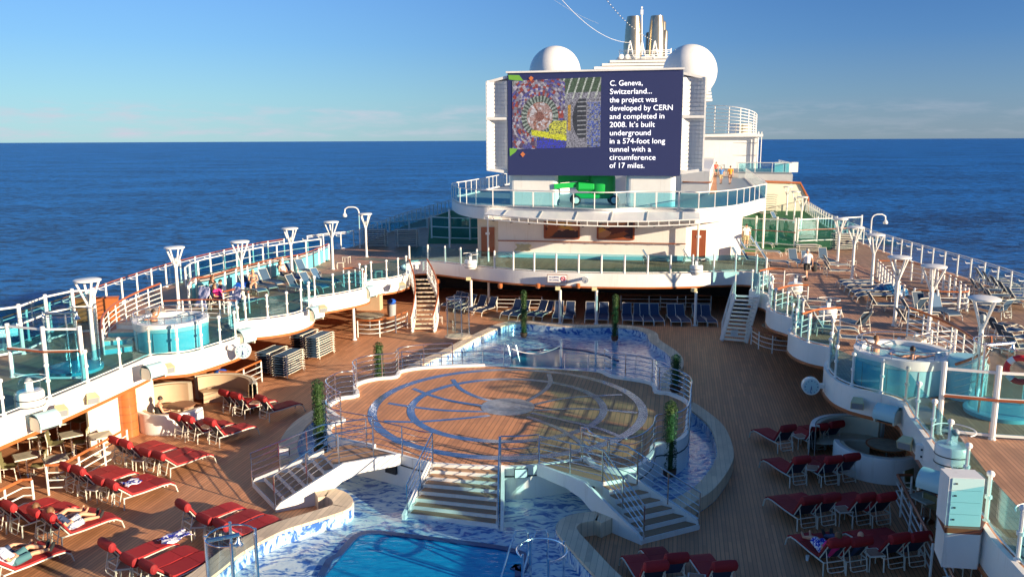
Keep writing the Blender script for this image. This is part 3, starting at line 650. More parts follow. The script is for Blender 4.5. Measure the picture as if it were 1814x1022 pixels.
# ================================================================ THEATRE HOUSE, UPPER RING, SCREEN
hA, hB, hC = Vector((-.95, 57.59, 0)), Vector((11.8, 55.2, 0)), Vector((15.8, 56.0, 0))
hs_ = thing('theatre_house', 'long white deck house with blue base band under the curved awning and the big screen', 'deck house', (5, 58, Z2), 0, None, True)
back = AX * 40
MB().prism([hA, hB, hC, hC + back, hA + back], Z2, Z3 - .72).build('body', 'white', hs_, False)
wd = (hB - hA).normalized(); wn_ = Vector((wd.y, -wd.x, 0))
MB().beam(hA + wn_ * .03 + Vector((0, 0, Z2 + .22)), hB + wn_ * .03 + Vector((0, 0, Z2 + .2)), .06, .38).build('base_band', 'tub_blue', hs_, False)
MB().tube([hA + wn_ * .16 + Vector((0, 0, Z2 + 1.22)), hB + wn_ * .16 + Vector((0, 0, Z2 + 1.22))], .04, 6).build('wall_handrail', 'wood_rail', hs_)
for q in range(9):
    p = hA.lerp(hB, (q + .5) / 9) + Vector((0, 0, Z2 + 1.15)); MB().beam(p, p + wn_ * .15, .05, .05).build('rail_bracket', 'white', hs_, False)
for px, py, nm in ((870, 428, 'left'), (1229, 435, 'right')):
    p = DP(px, py, 57.4 if nm == 'left' else 55.0); p0 = Vector((p.x, p.y, 0))
    if nm == 'left': p0 = hA - wd * .75
    else: p0 = hB + Vector((.9, .1, 0))
    dr = MB().box(p0 + wn_ * .05 + Vector((0, 0, Z2 + 1.1)), (.95, .12, 2.1), -R(10)).build('door', 'wood_rail', hs_, False)
    MB().box(p0 + wn_ * .1 + Vector((0, 0, Z2 + 1.7)), (.3, .1, .16), -R(10)).build('door_plate', 'cloth_white', dr, False)
MB().prism([hA - wd * 1.5, hA, hA + back, hA - wd * 1.5 + back], Z2, Z3 - .72).build('door_recess', 'cream', hs_, False)
# two abstract pictures
def painting(label, u0, u1, sd_):
    a, b = hA.lerp(hB, u0), hA.lerp(hB, u1); z0, z1 = Z2 + 1.45, Z2 + 2.7
    t = thing('wall_picture', label, 'picture', a + Vector((0, 0, z0)), 0, 'brown abstract wall pictures', True)
    fr = MB(); o = wn_ * .06
    for p, q in ((Vector((0, 0, z0)), 0), (Vector((0, 0, z1)), 0)): fr.beam(a + o + p, b + o + p, .12, .09)
    for p in (a, b): fr.beam(p + o + Vector((0, 0, z0)), p + o + Vector((0, 0, z1)), .12, .09)
    fr.build('frame', 'wood_rail', t, False)
    rnd = random.Random(sd_); mb = MB(); nx, nz = 40, 20; blobs = [(rnd.random(), rnd.random(), rnd.uniform(-1, 1), rnd.choice([(.42, .15, .03), (.62, .34, .06), (.14, .04, .02), (.34, .10, .03), (.5, .24, .12)])) for _ in range(9)]
    for i in range(nx):
        for j in range(nz):
            u, v = (i + .5) / nx, (j + .5) / nz; c = (.07, .03, .03)
            for (bx, by, s_, cc) in blobs:
                if (v - by) > s_ * (u - bx) * 2 and abs(u - bx) + abs(v - by) < .42: c = cc
            P4 = [a.lerp(b, x / nx) + wn_ * .05 + Vector((0, 0, z0 + (z1 - z0) * y / nz)) for x, y in ((i, j), (i + 1, j), (i + 1, j + 1), (i, j + 1))]
            mb.quad(*P4, c)
    mb.build('canvas', 'vpaint', t, False)
painting('brown and gold abstract picture on the white deck house, left of the two', .255, .44, 3)
painting('brown and gold abstract picture on the white deck house, right of the two', .54, .73, 8)
# ring deck
rg = [(1356, 352), (1303, 365.6), (1240, 372), (1213, 371), (1136, 370), (1073, 372.5), (991, 370), (905, 367), (851, 366), (815, 360), (801.5, 353)]
rgp = [G(x, y, Z3) for x, y in rg]; rgs = s2(rgp, 4)
rR, rL = Vector((*rgs[0], 0)), Vector((*rgs[-1], 0))
rEndR = [Vector((*G(x, y, Z3)[:2], 0)) for x, y in ((1346, 341), (1336, 331), (1322, 318), (1311, 307), (1304, 301))]; rEndL = [rL + Vector((.1, 2.5, 0)), rL + AX * 8, rL + AX * 38]
ringp = s2([p for p in reversed(rEndR)] + [Vector((*q, 0)) for q in rgs] + rEndL, 3)
rd = struct('ring_deck', MB().prism(ringp, Z3 - .06, Z3), 'grey_paint')
struct('aft_deck', MB().prism([(9, 88), (27, 88), (34, 128), (15, 130)], Z3 - .7, Z3 - .07), 'grey_paint')
struct('ring_deck_slab', MB().prism(offset(ringp, .05), Z3 - .72, Z3 - .065), 'white', False, rd)
struct('ring_fascia', MB().wall(ringp, Z3 - .85, Z3 + .06, .06 if False else -.06), 'white', True, rd)
struct('track_lane', MB().prism([G(1272, 318, Z3), G(1318, 325, Z3), G(1304, 300, Z3), G(1270, 300, Z3)], Z3, Z3 + .004), 'deck', False, rd) if False else None
n3 = lambda P_, z: [Vector((p[0], p[1], z)) for p in P_]
i_r = [i for i, p in enumerate(ringp) if p[1] < 62.5]
fence('glass_balustrade', 'long curved balustrade of blue glass panels round the ring deck under the screen', 'balustrade', n3(offset(ringp[i_r[0]:i_r[-1] + 1], .05), Z3 + .04), 1.45, 'slim', 'glass_teal', (.08, 1.02), (.05,), cap='white_rail', cap_r=.035, cap_z=1.1)
fence('deck_railing', 'glass railing running aft along the right side of the ring deck past the walkers', 'railing', n3(offset(ringp[:i_r[0] + 1], .05), Z3 + .04), 1.6, 'slim', 'glass_clear', (.08, 1.02), (.05,), cap='white_rail', cap_r=.04, cap_z=1.1)
fence('deck_railing', 'blue glass railing running aft along the left side of the ring deck beyond the screen', 'railing', n3(offset(ringp[i_r[-1]:], .05), Z3 + .04), 1.6, 'slim', 'glass_teal', (.08, 1.02), (.05,), cap='white_rail', cap_r=.04, cap_z=1.1)
# awning
aw = thing('awning', 'long curved white awning with a slim lattice edge above the two brown pictures', 'awning', (5, 53, Z3 - .7), 0, None, True)
ain = [G(x, 367 + 5 * sin(min(1, (x - 850) / 190) * pi / 2), Z3) for x in range(868, 1241, 31)]; ain = [Vector((p.x * (p.y - .12) / p.y, p.y - .12, Z3 - .12)) for p in ain]
af = []
for k_, p in enumerate(ain):
    x = 858 + (1240 - 858) * k_ / (len(ain) - 1); yy = 381 + 13.5 * math.sin(min(1, max(0, (x - 845) / 260)) * pi / 2) - 4 * max(0, (x - 1150) / 90)
    af.append(DP(x, yy - 2, p.y - 2.2))
mb = MB(); nn_ = len(ain)
for p, q in zip(ain, af): mb.v += [p, q, q - Vector((0, 0, .05)), p - Vector((0, 0, .05))]
for j in range(nn_ - 1):
    a = 4 * j
    for k_ in range(4): mb.f.append((a + k_, a + (k_ + 1) % 4, a + 4 + (k_ + 1) % 4, a + 4 + k_))
mb.build('canopy', 'white', aw, False)
mb = MB(); mb.tube(af, .045, 5); lo = [q - Vector((0, 0, .3)) for q in af]; mb.tube(lo, .045, 5)
for a, b in zip(sample(af, .62), sample(lo, .62)): mb.tube([a, b], .03, 4)
mb.build('edge_lattice', 'white_rail', aw)
for j in range(1, nn_ - 1, 2): MB().beam(ain[j] + Vector((0, 0, .02)), af[j] + Vector((0, 0, .02)), .06, .06).build('rib', 'grey_paint', aw, False)
for j in range(0, nn_ - 1):
    p = (lo[j] + lo[j + 1]) / 2; MB().lathe(p + Vector((0, .2, -.12)), [(.06, 0), (.08, .12), (.03, .18)], 8).build('downlight', 'dark', aw)
# ---- screen
sA = Vector((-.24, 57.5, 8.57)); SW, SH = 11.72, 6.88; LXs = Vector((1, -.212, 0)).normalized(); NXs = Vector((LXs.y, -LXs.x, 0))
bs = thing('outdoor_screen', 'giant outdoor video screen with white text on navy and white louvred wings', 'video screen', sA, 0, None, True)
def sp(u, v, d=0): return sA + LXs * (u * SW) + Vector((0, 0, (1 - v) * SH)) + NXs * d
def slab(u0, v0, u1, v1, d0, d1):
    mb = MB(); mb.v = [sp(u, v, d) for d in (d0, d1) for u, v in ((u0, v1), (u1, v1), (u1, v0), (u0, v0))]
    mb.f = [(0, 3, 2, 1), (4, 5, 6, 7), (0, 1, 5, 4), (1, 2, 6, 5), (2, 3, 7, 6), (3, 0, 4, 7)]; return mb
slab(0, 0, 1, 1, -.5, 0).build('display', 'screen_navy', bs, False)
slab(-.008, -.018, 1.008, -.001, -.5, .12).build('top_frame', 'white', bs, False)
slab(.02, .03, .98, .97, -1.9, -.52).build('back_housing', 'white', bs, False)
def shot(u, v):
    h = lambda a, b: (sin(a * 127.1 + b * 311.7) * 43758.5453) % 1
    x, y = (u - .315) * 1.42, v - .53; r = math.hypot(x, y); th = atan2(y, x); n_ = h(int(u * 110), int(v * 84))
    c = (.20 + .1 * n_,) * 3
    if u > .47:
        c = (.06, .10, .06) if v < .2 else (.17 + .1 * n_, .16 + .1 * n_, .2 + .1 * n_)
        if v < .3 and (u + v * .25) * 12 % 1 < .22: c = (.45, .47, .42)
        if .47 < u < .6 and .2 < v < .34: c = (.02, .25, .55 * n_ + .2)
        if .66 < u < .84 and .3 < v < .86 and (u - .88) ** 2 * 3.5 + (v - .58) ** 2 < .13: c = (.03, .035, .05); c = (.3, .3, .32) if int(v * 60) % 4 == 0 and u > .74 else c
        if .63 < u < .665 and .38 < v < .75: c = (.5, .28, .04)
        if u > .85 and v > .35: c = (.04, .08, .35) if n_ > .72 else (.28, .28, .33) if n_ > .3 else (.1, .1, .12)
    if r < .62 and u < .60:
        a = int(th * 18 / pi * 1.7)
        if r > .30: c = [(.30, .05, .04), (.08, .08, .28), (.22, .20, .26), (.10, .06, .12), (.40, .36, .42)][int(h(a, int(r * 34)) * 5)]
        elif r > .21: c = (.05, .07, .06) if a % 2 else (.30, .34, .30)
        elif r > .07: c = [(.42, .28, .26), (.30, .12, .08), (.55, .50, .52), (.36, .22, .2)][int(h(a // 2, int(r * 30)) * 4)]
        else: c = (.25, .1, .08)
    if .22 < u < .62 and v > .72 + (u - .22) * .22 and v < .80 + (u - .22) * .26: c = (.62, .60, .03)
    if .42 < u < .62 and .60 < v < .80 and v < .8 and (u + v) > 1.08: c = (.55, .52, .06) if n_ > .3 else (.2, .2, .1)
    if .28 < u < .62 and v >= .83 + (u - .28) * .2: c = (.03, .04, .42) if n_ > .35 else (.08, .08, .12)
    return tuple(max(0, q * (.45 + .7 * n_)) for q in c)
mb = MB(); nx, ny = 150, 108; u0, u1, v0, v1 = .028, .545, .052, .72
for i in range(nx):
    for j in range(ny):
        c = shot((i + .5) / nx, (j + .5) / ny); q = [sp(u0 + (u1 - u0) * a / nx, v0 + (v1 - v0) * b / ny + .022 * (1 - a / nx), .03) for a, b in ((i, j + 1), (i + 1, j + 1), (i + 1, j), (i, j))]
        mb.quad(*q, c)
mb.build('picture_area', 'vcol', bs, False)
def poly_on(name, pts, m_, d=.02):
    mb = MB(); mb.v = [sp(u, v, d) for u, v in pts]; mb.f = [tuple(range(len(pts)))]; mb.build(name, m_, bs, False)
poly_on('green_shape', [(.005, .015), (.07, .02), (.095, .075), (.05, .07), (.008, .06)], 'screen_lime', .034)
poly_on('green_shape', [(.01, .73), (.06, .735), (.045, .77), (.012, .81)], 'screen_lime', .034)
poly_on('orange_shape', [(.125, .05), (.14, .03), (.155, .05), (.14, .08)], 'screen_orange', .036)
poly_on('orange_shape', [(.075, .79), (.09, .765), (.105, .79), (.09, .82)], 'screen_orange', .036)
def text_mesh(name, s_, size, M_, m_, parent, bold=.012, width=None):
    cu = bpy.data.curves.new(name, 'FONT'); cu.body = s_; cu.size = size; cu.offset = bold; cu.resolution_u = 3
    o = bpy.data.objects.new('tmp', cu); col.objects.link(o); dg = bpy.context.evaluated_depsgraph_get()
    me = bpy.data.meshes.new_from_object(o.evaluated_get(dg)); me.name = name; bpy.data.objects.remove(o); me.materials.clear(); me.materials.append(M[m_])
    if width:
        x1 = max(v.co.x for v in me.vertices); 
        for v in me.vertices: v.co.x *= width / x1
    me.transform(Matrix.Translation(-BASE.get(parent.name, Vector((0, 0, 0)))) @ M_); o = bpy.data.objects.new(name, me); col.objects.link(o); o.parent = parent; return o
LT = [('C. Geneva,', 57), ('Switzerland...', 73), ('the project was', 82), ('developed by CERN', 109), ('and completed in', 95), ('2008. It’s built', 79), ('underground', 72), ('in a 574-foot long', 97), ('tunnel with a', 73), ('circumference', 81), ('of 17 miles.', 62)]
for k_, (s_, wpx) in enumerate(LT):
    o_ = sp(.594 + .0005 * k_, .138 + .0785 * k_, .035); Mx = Matrix.Identity(4); Mx.col[0][:3] = LXs; Mx.col[1][:3] = (0, 0, 1); Mx.col[2][:3] = NXs; Mx.col[3][:3] = o_
    text_mesh('text', s_, .50, Mx, 'screen_text', bs, .0, wpx / 308 * SW)
# side wings: louvred, two cells each, concave inside
for side in (-1, 1):
    u_in = 0.0 if side < 0 else 1.0
    def wpt(f_, v, d): return sp(u_in + side * (.004 + f_ * .128), v, d)
    def bx(f0, f1, v0_, v1_, d0, d1, name, m_='white', slope=.0):
        mb = MB(); mb.v = []
        for d in (d0, d1):
            for f_, v in ((f0, v1_), (f1, v1_), (f1, v0_), (f0, v0_)): mb.v.append(wpt(f_, v + slope * f_ * (1 if v < .5 else -1), d))
        mb.f = [(0, 3, 2, 1), (4, 5, 6, 7), (0, 1, 5, 4), (1, 2, 6, 5), (2, 3, 7, 6), (3, 0, 4, 7)]; return mb.build(name, m_, bs, False)
    bx(0, 1, .02, .045, -1.6, -.1, 'wing_frame', slope=.05); bx(0, 1, .955, .985, -1.6, -.1, 'wing_frame', slope=.03); bx(0, 1, .425, .45, -1.6, -.03, 'wing_shelf')
    bx(.93, 1, .075, .95, -1.6, -.04, 'wing_frame')
    for c_ in range(2):
        mb = MB(); va, vb = ((.07, .425), (.45, .95))[c_]; n = 12
        for q in range(n):
            for jj in range(5):
                pass
        n_s = 9 if c_ == 0 else 13
        for q in range(n_s):
            za, zb_ = va + (vb - va) * q / n_s, va + (vb - va) * (q + .93) / n_s
            for jj in range(6):
                f0, f1 = jj / 6 * .93, (jj + 1) / 6 * .93; d_of = lambda f_: -.06 - .34 * sin(f_ / .93 * pi) ** .7 if 0 < f_ < .93 else -.06
                mb.quad(wpt(f0, zb_, d_of(f0)), wpt(f1, zb_, d_of(f1)), wpt(f1, za, d_of(f1) + .05), wpt(f0, za, d_of(f0) + .05))
        mb.c = []; mb.build('wing_louvres', 'white', bs, True)
    bx(0, .93, .05, .95, -1.62, -1.45, 'wing_back')
# pillars
for px0, px1, lb in ((905, 992, 'left'), (1112, 1200, 'right')):
    a = DP(px0, 340, 58.0 if lb == 'left' else 56.2); b = DP(px1, 340, 57.3 if lb == 'left' else 55.3)
    t = thing('screen_pillar', 'broad rounded white pillar carrying the %s half of the big screen' % lb, 'pillar', (a.x, a.y, Z3), 0, None, True)
    wd_ = (b - a).length; c = (a + b) / 2 + Vector((0, .7, 0)); pr = []
    for cx_, cy_, s0 in ((wd_ / 2 - .35, -.35, -90), (wd_ / 2 - .35, .35, 0), (-wd_ / 2 + .35, .35, 90), (-wd_ / 2 + .35, -.35, 180)):
        for q in range(5):
            th = R(s0 + q * 22.5); pr.append((c.x + (cx_ + .35 * cos(th)) * .98 + (cy_ + .35 * sin(th)) * .2, c.y - (cx_ + .35 * cos(th)) * .2 + (cy_ + .35 * sin(th)) * .98))
    MB().prism(pr, Z3, 8.7).build('shaft', 'white', t, False)
# boom lift
bl_ = thing('boom_lift', 'bright green boom lift parked between the two screen pillars', 'machine', (5.0, 60, Z3), 0, None, True)
c = DP(1052, 350, 57.6); c.z = Z3
for dx in (-1.3, 1.35):
    for dy in (-.6, .6):
        p = c + Vector((dx, dy, .35)); tyre = MB(); tyre.lathe((0, 0, 0), [(.2, -.12), (.33, -.11), (.35, 0), (.33, .11), (.2, .12)], 16)
        tyre.v = [p + Vector((v.x, v.z, v.y)) for v in tyre.v]; wl = tyre.build('wheel', 'rubber', bl_)
        rim = MB().lathe((0, 0, 0), [(.001, -.13), (.22, -.13), (.22, .13), (.001, .13)], 12); rim.v = [p + Vector((v.x, v.z, v.y)) for v in rim.v]; rim.build('rim', 'white_rail', wl)
MB().box(c + Vector((0, 0, .62)), (2.7, .9, .35)).build('chassis', 'lift_green', bl_, False).modifiers.new('b', 'BEVEL').width = .06
ca_ = MB().lathe(c + Vector((.55, 0, .8)), [(.9, 0), (.95, .2), (.95, 1.1), (.85, 1.35), (.001, 1.42)], 16, sx=1.0, sy=.7).build('turntable', 'lift_green', bl_)
MB().box(c + Vector((-.6, -.1, 1.3)), (1.4, .9, .7)).build('engine_cover', 'lift_green', bl_, False).modifiers.new('b', 'BEVEL').width = .18
MB().beam(c + Vector((-2.7, .2, 1.75)), c + Vector((1.2, .2, 2.05)), .5, .5).build('boom', 'lift_green', bl_, False)
MB().beam(c + Vector((-2.8, -.2, 1.3)), c + Vector((-.6, -.2, 1.45)), .3, .35).build('boom', 'lift_green', bl_, False)
MB().tube([c + Vector((.8, -.55, 2.1)), c + Vector((.95, -.65, 2.5)), c + Vector((.5, -.65, 2.5))], .04, 5).build('hose', 'dark', bl_)
# radomes
for px, py, d_, r_, lb in ((983, 129, 70, 2.13, 'white radar dome rising behind the left top edge of the big screen'), (1222, 128, 72, 2.28, 'white radar dome beyond the right top corner of the big screen')):
    p = DP(px, py, d_); t = thing('radar_dome', lb, 'radar dome', (p.x, p.y, Z3), 0, 'radar domes behind the screen', True)
    MB().lathe(p, [(1.25, -2.9), (1.3, -2.3)] + [(r_ * cos(R(a)), r_ * sin(R(a))) for a in range(-50, 91, 7)] + [(.001, r_)], 32).build('dome', 'white', t)
    MB().lathe(p + Vector((0, 0, -p.z + Z3)), [(1.3, 0), (1.2, p.z - Z3 - 2.8)], 20).build('pedestal', 'white', t)
    MB().lathe(p + Vector((0, 0, -2.95)), [(1.5, 0), (1.5, .12)], 20).build('flange', 'grey_paint', t)
# funnel
fn = thing('funnel', 'white louvred funnel casing with bronze exhaust stacks and a slim mast on top', 'funnel', (15.8, 112, 8), 0, None, True)
fc = DP(1140, 104, 110)
cas = MB(); zt = fc.z
for q in range(14):
    z = zt - .42 * q; hw = 3.6 + q * .78; x0, x1 = fc.x - hw - q * .25, fc.x + min(hw, 7.5)
    cas.prism([(x0, 108 - q * .3), (x1, 107 - q * .3), (x1 + .6, 120), (x0 + .6, 121)], z - .30, z)
cas.build('louvres', 'white', fn, False)
MB().prism([(fc.x - 3.2, 109.5), (fc.x + 3.4, 109.3), (fc.x + 4, 118), (fc.x - 3, 118)], 9, zt - .5).build('casing', 'white', fn, False)
for (px, pt, r_, y_) in ((1121, 30, 1.05, 111.5), (1162, 29, 1.0, 111.5)):
    b = DP(px, 98, y_); tp = DP(px, pt, y_); h = tp.z - b.z + .5
    s_ = MB().lathe((b.x, b.y, b.z - .5), [(r_ * 1.15, 0), (r_ * 1.12, h * .2), (r_ * 1.0, h * .7), (r_ * .86, h * .93), (r_ * .8, h), (r_ * .62, h), (r_ * .6, h - .4), (.001, h - .4)], 20).build('exhaust_stack', 'stack_metal', fn)
for (px, pt, r_, y_) in ((1148, 58, .38, 113), (1172, 38, .5, 114), (1177, 54, .35, 113.5), (1109, 75, .35, 113)):
    b = DP(px, 98, y_); tp = DP(px, pt, y_); MB().lathe((b.x, b.y, b.z - .5), [(r_, 0), (r_, tp.z - b.z + .3), (r_ * .7, tp.z - b.z + .5), (.001, tp.z - b.z + .2)], 12).build('exhaust_stack', 'stack_metal', fn)
b = DP(1137, 98, 108.5); tp = DP(1137, 18, 108.5); MB().tube([b, tp], .09, 6).build('mast', 'white', fn); MB().box(tp + Vector((0, 0, -.3)), (.32, .32, .6)).box(tp + Vector((0, 0, .25)), (.2, .2, .25)).build('mast_lamp', 'white', fn, False)
for px in (1116, 1137, 1160):
    a = DP(px - 6, 104, 108); b2 = DP(px + 6, 104, 108); tpp = DP(px, 73, 108); mb = MB().tube([a, tpp], .1, 5).tube([b2, tpp], .1, 5).tube([a.lerp(tpp, .5), b2.lerp(tpp, .5)], .07, 5); mb.build('rig_frame', 'white', fn)
for k_, px in enumerate((1101, 1112, 1127, 1146, 1156)):
    p = DP(px, 101, 107.6); dd_ = MB().lathe((0, 0, 0), [(.12, -.1), (.32, -.05), (.32, .05), (.12, .1)], 10); dd_.v = [p + Vector((v.x, v.z, v.y)) for v in dd_.v]; dd_.build('winch_drum', 'white', fn)
fence('funnel_railing', 'white safety railing round the top of the funnel casing', 'railing', [DP(1097, 105, 108.3), DP(1120, 106, 107.3), DP(1160, 106, 107.3), DP(1187, 104, 109), DP(1189, 101, 114)], 1.2, 'slim', None, (), (.3, .6, .9, 1.1), rail_r=.03)
# rigging wires
def wire(label, p0, p1, sag, r_, m_='white_rail', flags=0):
    t = thing('rigging_wire', label, 'wire', p0, 0, None, True); pts = [p0.lerp(p1, q / 16) - Vector((0, 0, sag * 4 * (q / 16) * (1 - q / 16))) for q in range(17)]
    MB().tube(pts, r_, 5).build('cable', m_, t)
    if flags:
        mb = MB()
        for p in sample(pts, .75): mb.ball(p, .065, 6)
        mb.build('bead_lamps', 'white_rail', t)
wire('thin pale wire running from the upper sky down to the left funnel frame', DP(990, -6, 88), DP(1115, 76, 108), 1.1, .022)
wire('second fainter wire running beside the pale wire to the left funnel frame', DP(962, -14, 90), DP(1060, 42, 98), .3, .012, 'grey_paint')
wire('dark and white beaded light string crossing the top of the funnel', DP(1068, -8, 95), DP(1154, 71, 108), .6, .02, 'dark', 1)
# tower right of the screen
tw = thing('aft_tower', 'white block with curved slatted screen on top, right of the big screen', 'deck house', (14, 80, Z3), 0, None, True)
q0, q1 = DP(1236, 290, 124), DP(1337, 290, 124)
MB().prism([(q0.x - 3, 124), (q1.x - .2, 122.5), (q1.x + 2.6, 140), (q0.x, 142)], 5.9, DP(1300, 238, 123).z - .4).build('body', 'white', tw, False)
MB().prism([(q0.x - 1, 123), (q1.x + .3, 121.5), (q1.x + 3, 141), (q0.x - 1, 143)], DP(1300, 238, 123).z - .39, DP(1300, 238, 123).z).build('roof_slab', 'white', tw, False)
cpt = [DP(1244, 187, 126), DP(1285, 188, 123), DP(1318, 193, 122.5), DP(1336, 199, 125), DP(1341, 205, 132), DP(1338, 205, 142)]; cpt = spline(cpt, 5); cb_ = [Vector((p.x, p.y, DP(1300, 237, 123).z)) for p in cpt]
mb = MB()
for q in range(9):
    f_ = q / 8.0; mb.tube([b2.lerp(a, f_ * .999) for a, b2 in zip(cpt, cb_)], .12, 4, flat=.5)
mb.build('slats', 'white', tw)
mb = MB()
for a, b2 in zip(cpt[::3], cb_[::3]): mb.tube([a, b2], .08, 5)
mb.build('uprights', 'white', tw) if False else None
for a, b2 in zip(cpt[::3], cb_[::3]): MB().tube([a, b2], .08, 5).build('upright', 'white', tw)
for k_ in range(2): MB().box(DP(1297 + 22 * k_, 229, 124), (1.8, 1, 1.5)).build('roof_box', ('steel', 'cream')[k_], tw, False)
for z in (8.6, 10.4): MB().tube([Vector((q0.x, 123.9, z)), Vector((q1.x, 122.3, z))], .04, 4).build('pipe', 'grey_paint', tw)
mst = DP(1336, 290, 122); MB().tube([Vector((mst.x + .4, mst.y, Z3)), Vector((mst.x + .4, mst.y, 12))], .12, 6).tube([Vector((mst.x + .9, mst.y, Z3)), Vector((mst.x + .9, mst.y, 12))], .06, 6).build('column', 'white', tw)
shs = thing('side_house', 'white wall with brown rail beside the three walkers, right of the screen pillar', 'deck house', (12.6, 60, Z3), 0, None, True)
wl_ = [G(1206, 344, Z3), G(1256, 345, Z3), G(1263, 320, Z3), G(1264, 303, Z3), G(1225, 303, Z3)]
MB().prism(wl_, Z3, Z3 + 1.9).build('wall', 'white', shs, False)
MB().tube([p + Vector((.1, -.1, 1.0)) for p in wl_[:4]], .06, 6).build('handrail', 'wood_trim', shs)
MB().prism([Vector((p.x, p.y, 0)) for p in (G(1257, 345, Z3), G(1270, 343, Z3), G(1269, 303, Z3), G(1264.5, 303, Z3))], Z3 + .004, Z3 + .01).build('plank_strip', 'deck', shs, False)
# far deck house and upper balcony
fb = thing('aft_balcony', 'far white balcony block with blue glass front beside the slatted tower', 'deck house', (26, 98, Z2), 0, None, True)
a, b = DP(1310, 300, 96), DP(1404, 302, 94)
MB().prism([(a.x, 96.5), (b.x, 94.2), (b.x + 2.6, 108), (a.x, 110)], 7.0, 7.15).build('floor', 'grey_paint', fb, False)
MB().prism([(a.x, 96.4), (b.x + .1, 94.1), (b.x + 2.7, 108), (a.x, 110)], 5.9, 6.99).build('edge', 'white', fb, False)
MB().prism([(a.x, 99), (b.x - 2.2, 97.6), (b.x - .5, 108), (a.x, 110)], Z2, 5.9).build('house', 'cream', fb, False)
MB().box((b.x - 3.8, 97.4, 4.9), (2.3, .2, 1.1), -R(9)).build('window', 'dark_glass', fb, False)
for dx in (-6.5, -.5): MB().tube([Vector((b.x + dx, 95.4, Z2)), Vector((b.x + dx, 95.4, 5.9))], .12, 6).build('post', 'white', fb)
MB().prism([(a.x + 4.2, 96.35), (a.x + 2.6 + 4.2, 96.0), (a.x + 6.8, 96.15), (a.x + 4.2, 96.5)], 7.15, 8.3).build('solid_panel', 'white', fb, False)
fence('glass_balustrade', 'short blue glass balustrade on the far white balcony', 'balustrade', [Vector((a.x, 96.5, 7.15)), Vector((b.x, 94.3, 7.15)), Vector((b.x + 2.6, 107, 7.15))], 1.9, 'slim', 'glass_teal', (.05, 1.05), (.05,), cap='white_rail', cap_r=.05, cap_z=1.12)
sc_ = thing('slatted_wall', 'far cream end wall with a brown rail on its sloping top, beyond the green turf', 'wall', (30, 98, Z2), 0, None, True)
a, b, c2 = G(1352, 374, Z2), G(1430, 374, Z2), G(1412, 374, Z2)
MB_ = MB(); hgt = lambda px, py: DP(px, py, a.y).z
vwall(MB_, [(0, Z2), (1, Z2), (1, hgt(1432, 352)), (.8, hgt(1418, 325)), (0, hgt(1360, 323))], a, b, .2); MB_.build('panel', 'cream', sc_, False)
MB().tube([Vector((a.x, a.y - .1, hgt(1360, 322))), Vector((a.lerp(b, .8).x, a.lerp(b, .8).y - .1, hgt(1418, 324))), Vector((b.x, b.y - .1, hgt(1432, 351))), Vector((b.x + .1, b.y - .1, Z2))], .14, 5).build('top_rail', 'wood_trim', sc_)

# ================================================================ UPPER DECK FITTINGS
def zpath(pts, z): return [Vector((p[0], p[1], z)) for p in pts]
offI = offset(inner, .03)
def iseg(lst, i, j): return zpath(offset(lst, .02)[i * 3:j * 3 + 1], 2.88)
BALG = 'glass balustrades along the scalloped edges of the upper deck'
def bal(label, path, sp_=1.15): return fence('glass_balustrade', label, 'balustrade', path, sp_, 'knob', 'glass_teal', (.06, 1.0), (.06,), rail_r=.022, group=BALG)
bal('glass balustrade on the long straight edge above the café at the lower left', iseg(LIs, 0, 5), 1.7)
bal('glass balustrade on the bulge in front of the left hot tub', iseg(LIs, 5, 11), 1.0)
bal('glass balustrade on the left bulge just beyond the hot tub with striped towels behind', iseg(LIs, 12, 17), 1.0)
bal('glass balustrade on the left bulge with the reclining woman behind it', iseg(LIs, 18, 22), 1.0)
bal('glass balustrade on the last left bulge beside the curved stairs', iseg(LIs, 23, 26), 1.0)
fence('glass_balustrade', 'long glass balustrade on the bowed deck edge above the dark covered deck', 'balustrade', iseg(LBs, 2, 13), 1.45, 'fat', 'glass_teal', (.06, 1.04), (.06,), rail_r=.03, group=BALG)
bal('glass balustrade on the first right bulge beside the straight white stairs', iseg(RIs, 0, 2), .8)
bal('glass balustrade on the second right bulge with a brown handrail behind', iseg(RIs, 3, 6), .9)
bal('glass balustrade on the third right bulge just before the right hot tub', iseg(RIs, 7, 10), 1.0)
bal('glass balustrade on the bulge in front of the right hot tub beside the clock', iseg(RIs, 11, 16), 1.0)
bal('glass balustrade on the straight edge at the lower right beside the domed lamps', iseg(RIs, 16, 22), 1.75)
# wood caps that swing in from the balustrades
for lb, pts in (('short brown curved handrail beside the glass on the left bulge past the hot tub', [(395, 517), (420, 512), (440, 517)]), ('short dark curved handrail at the end of the left bulge with the reclining woman', [(608, 476), (628, 475), (645, 481)]),
                ('orange brown curved handrail on the first right bulge', [(1345, 480), (1365, 476), (1390, 477)]), ('orange brown curved handrail on the second right bulge', [(1374, 513), (1400, 506), (1432, 505)]), ('orange brown curved handrail on the third right bulge', [(1421, 556), (1450, 548), (1490, 545)])):
    P3 = spline([G(x, y, Z2 + 1.05) for x, y in pts], 4); P3 = [Vector((p.x, p.y, Z2)) for p in P3]
    fence('curved_handrail', lb, 'railing', P3, .8, 'white', None, (), (.25, .5, .75), cap='wood_trim' if 'orange' in lb else 'wood_rail', cap_r=.045, cap_z=1.05)
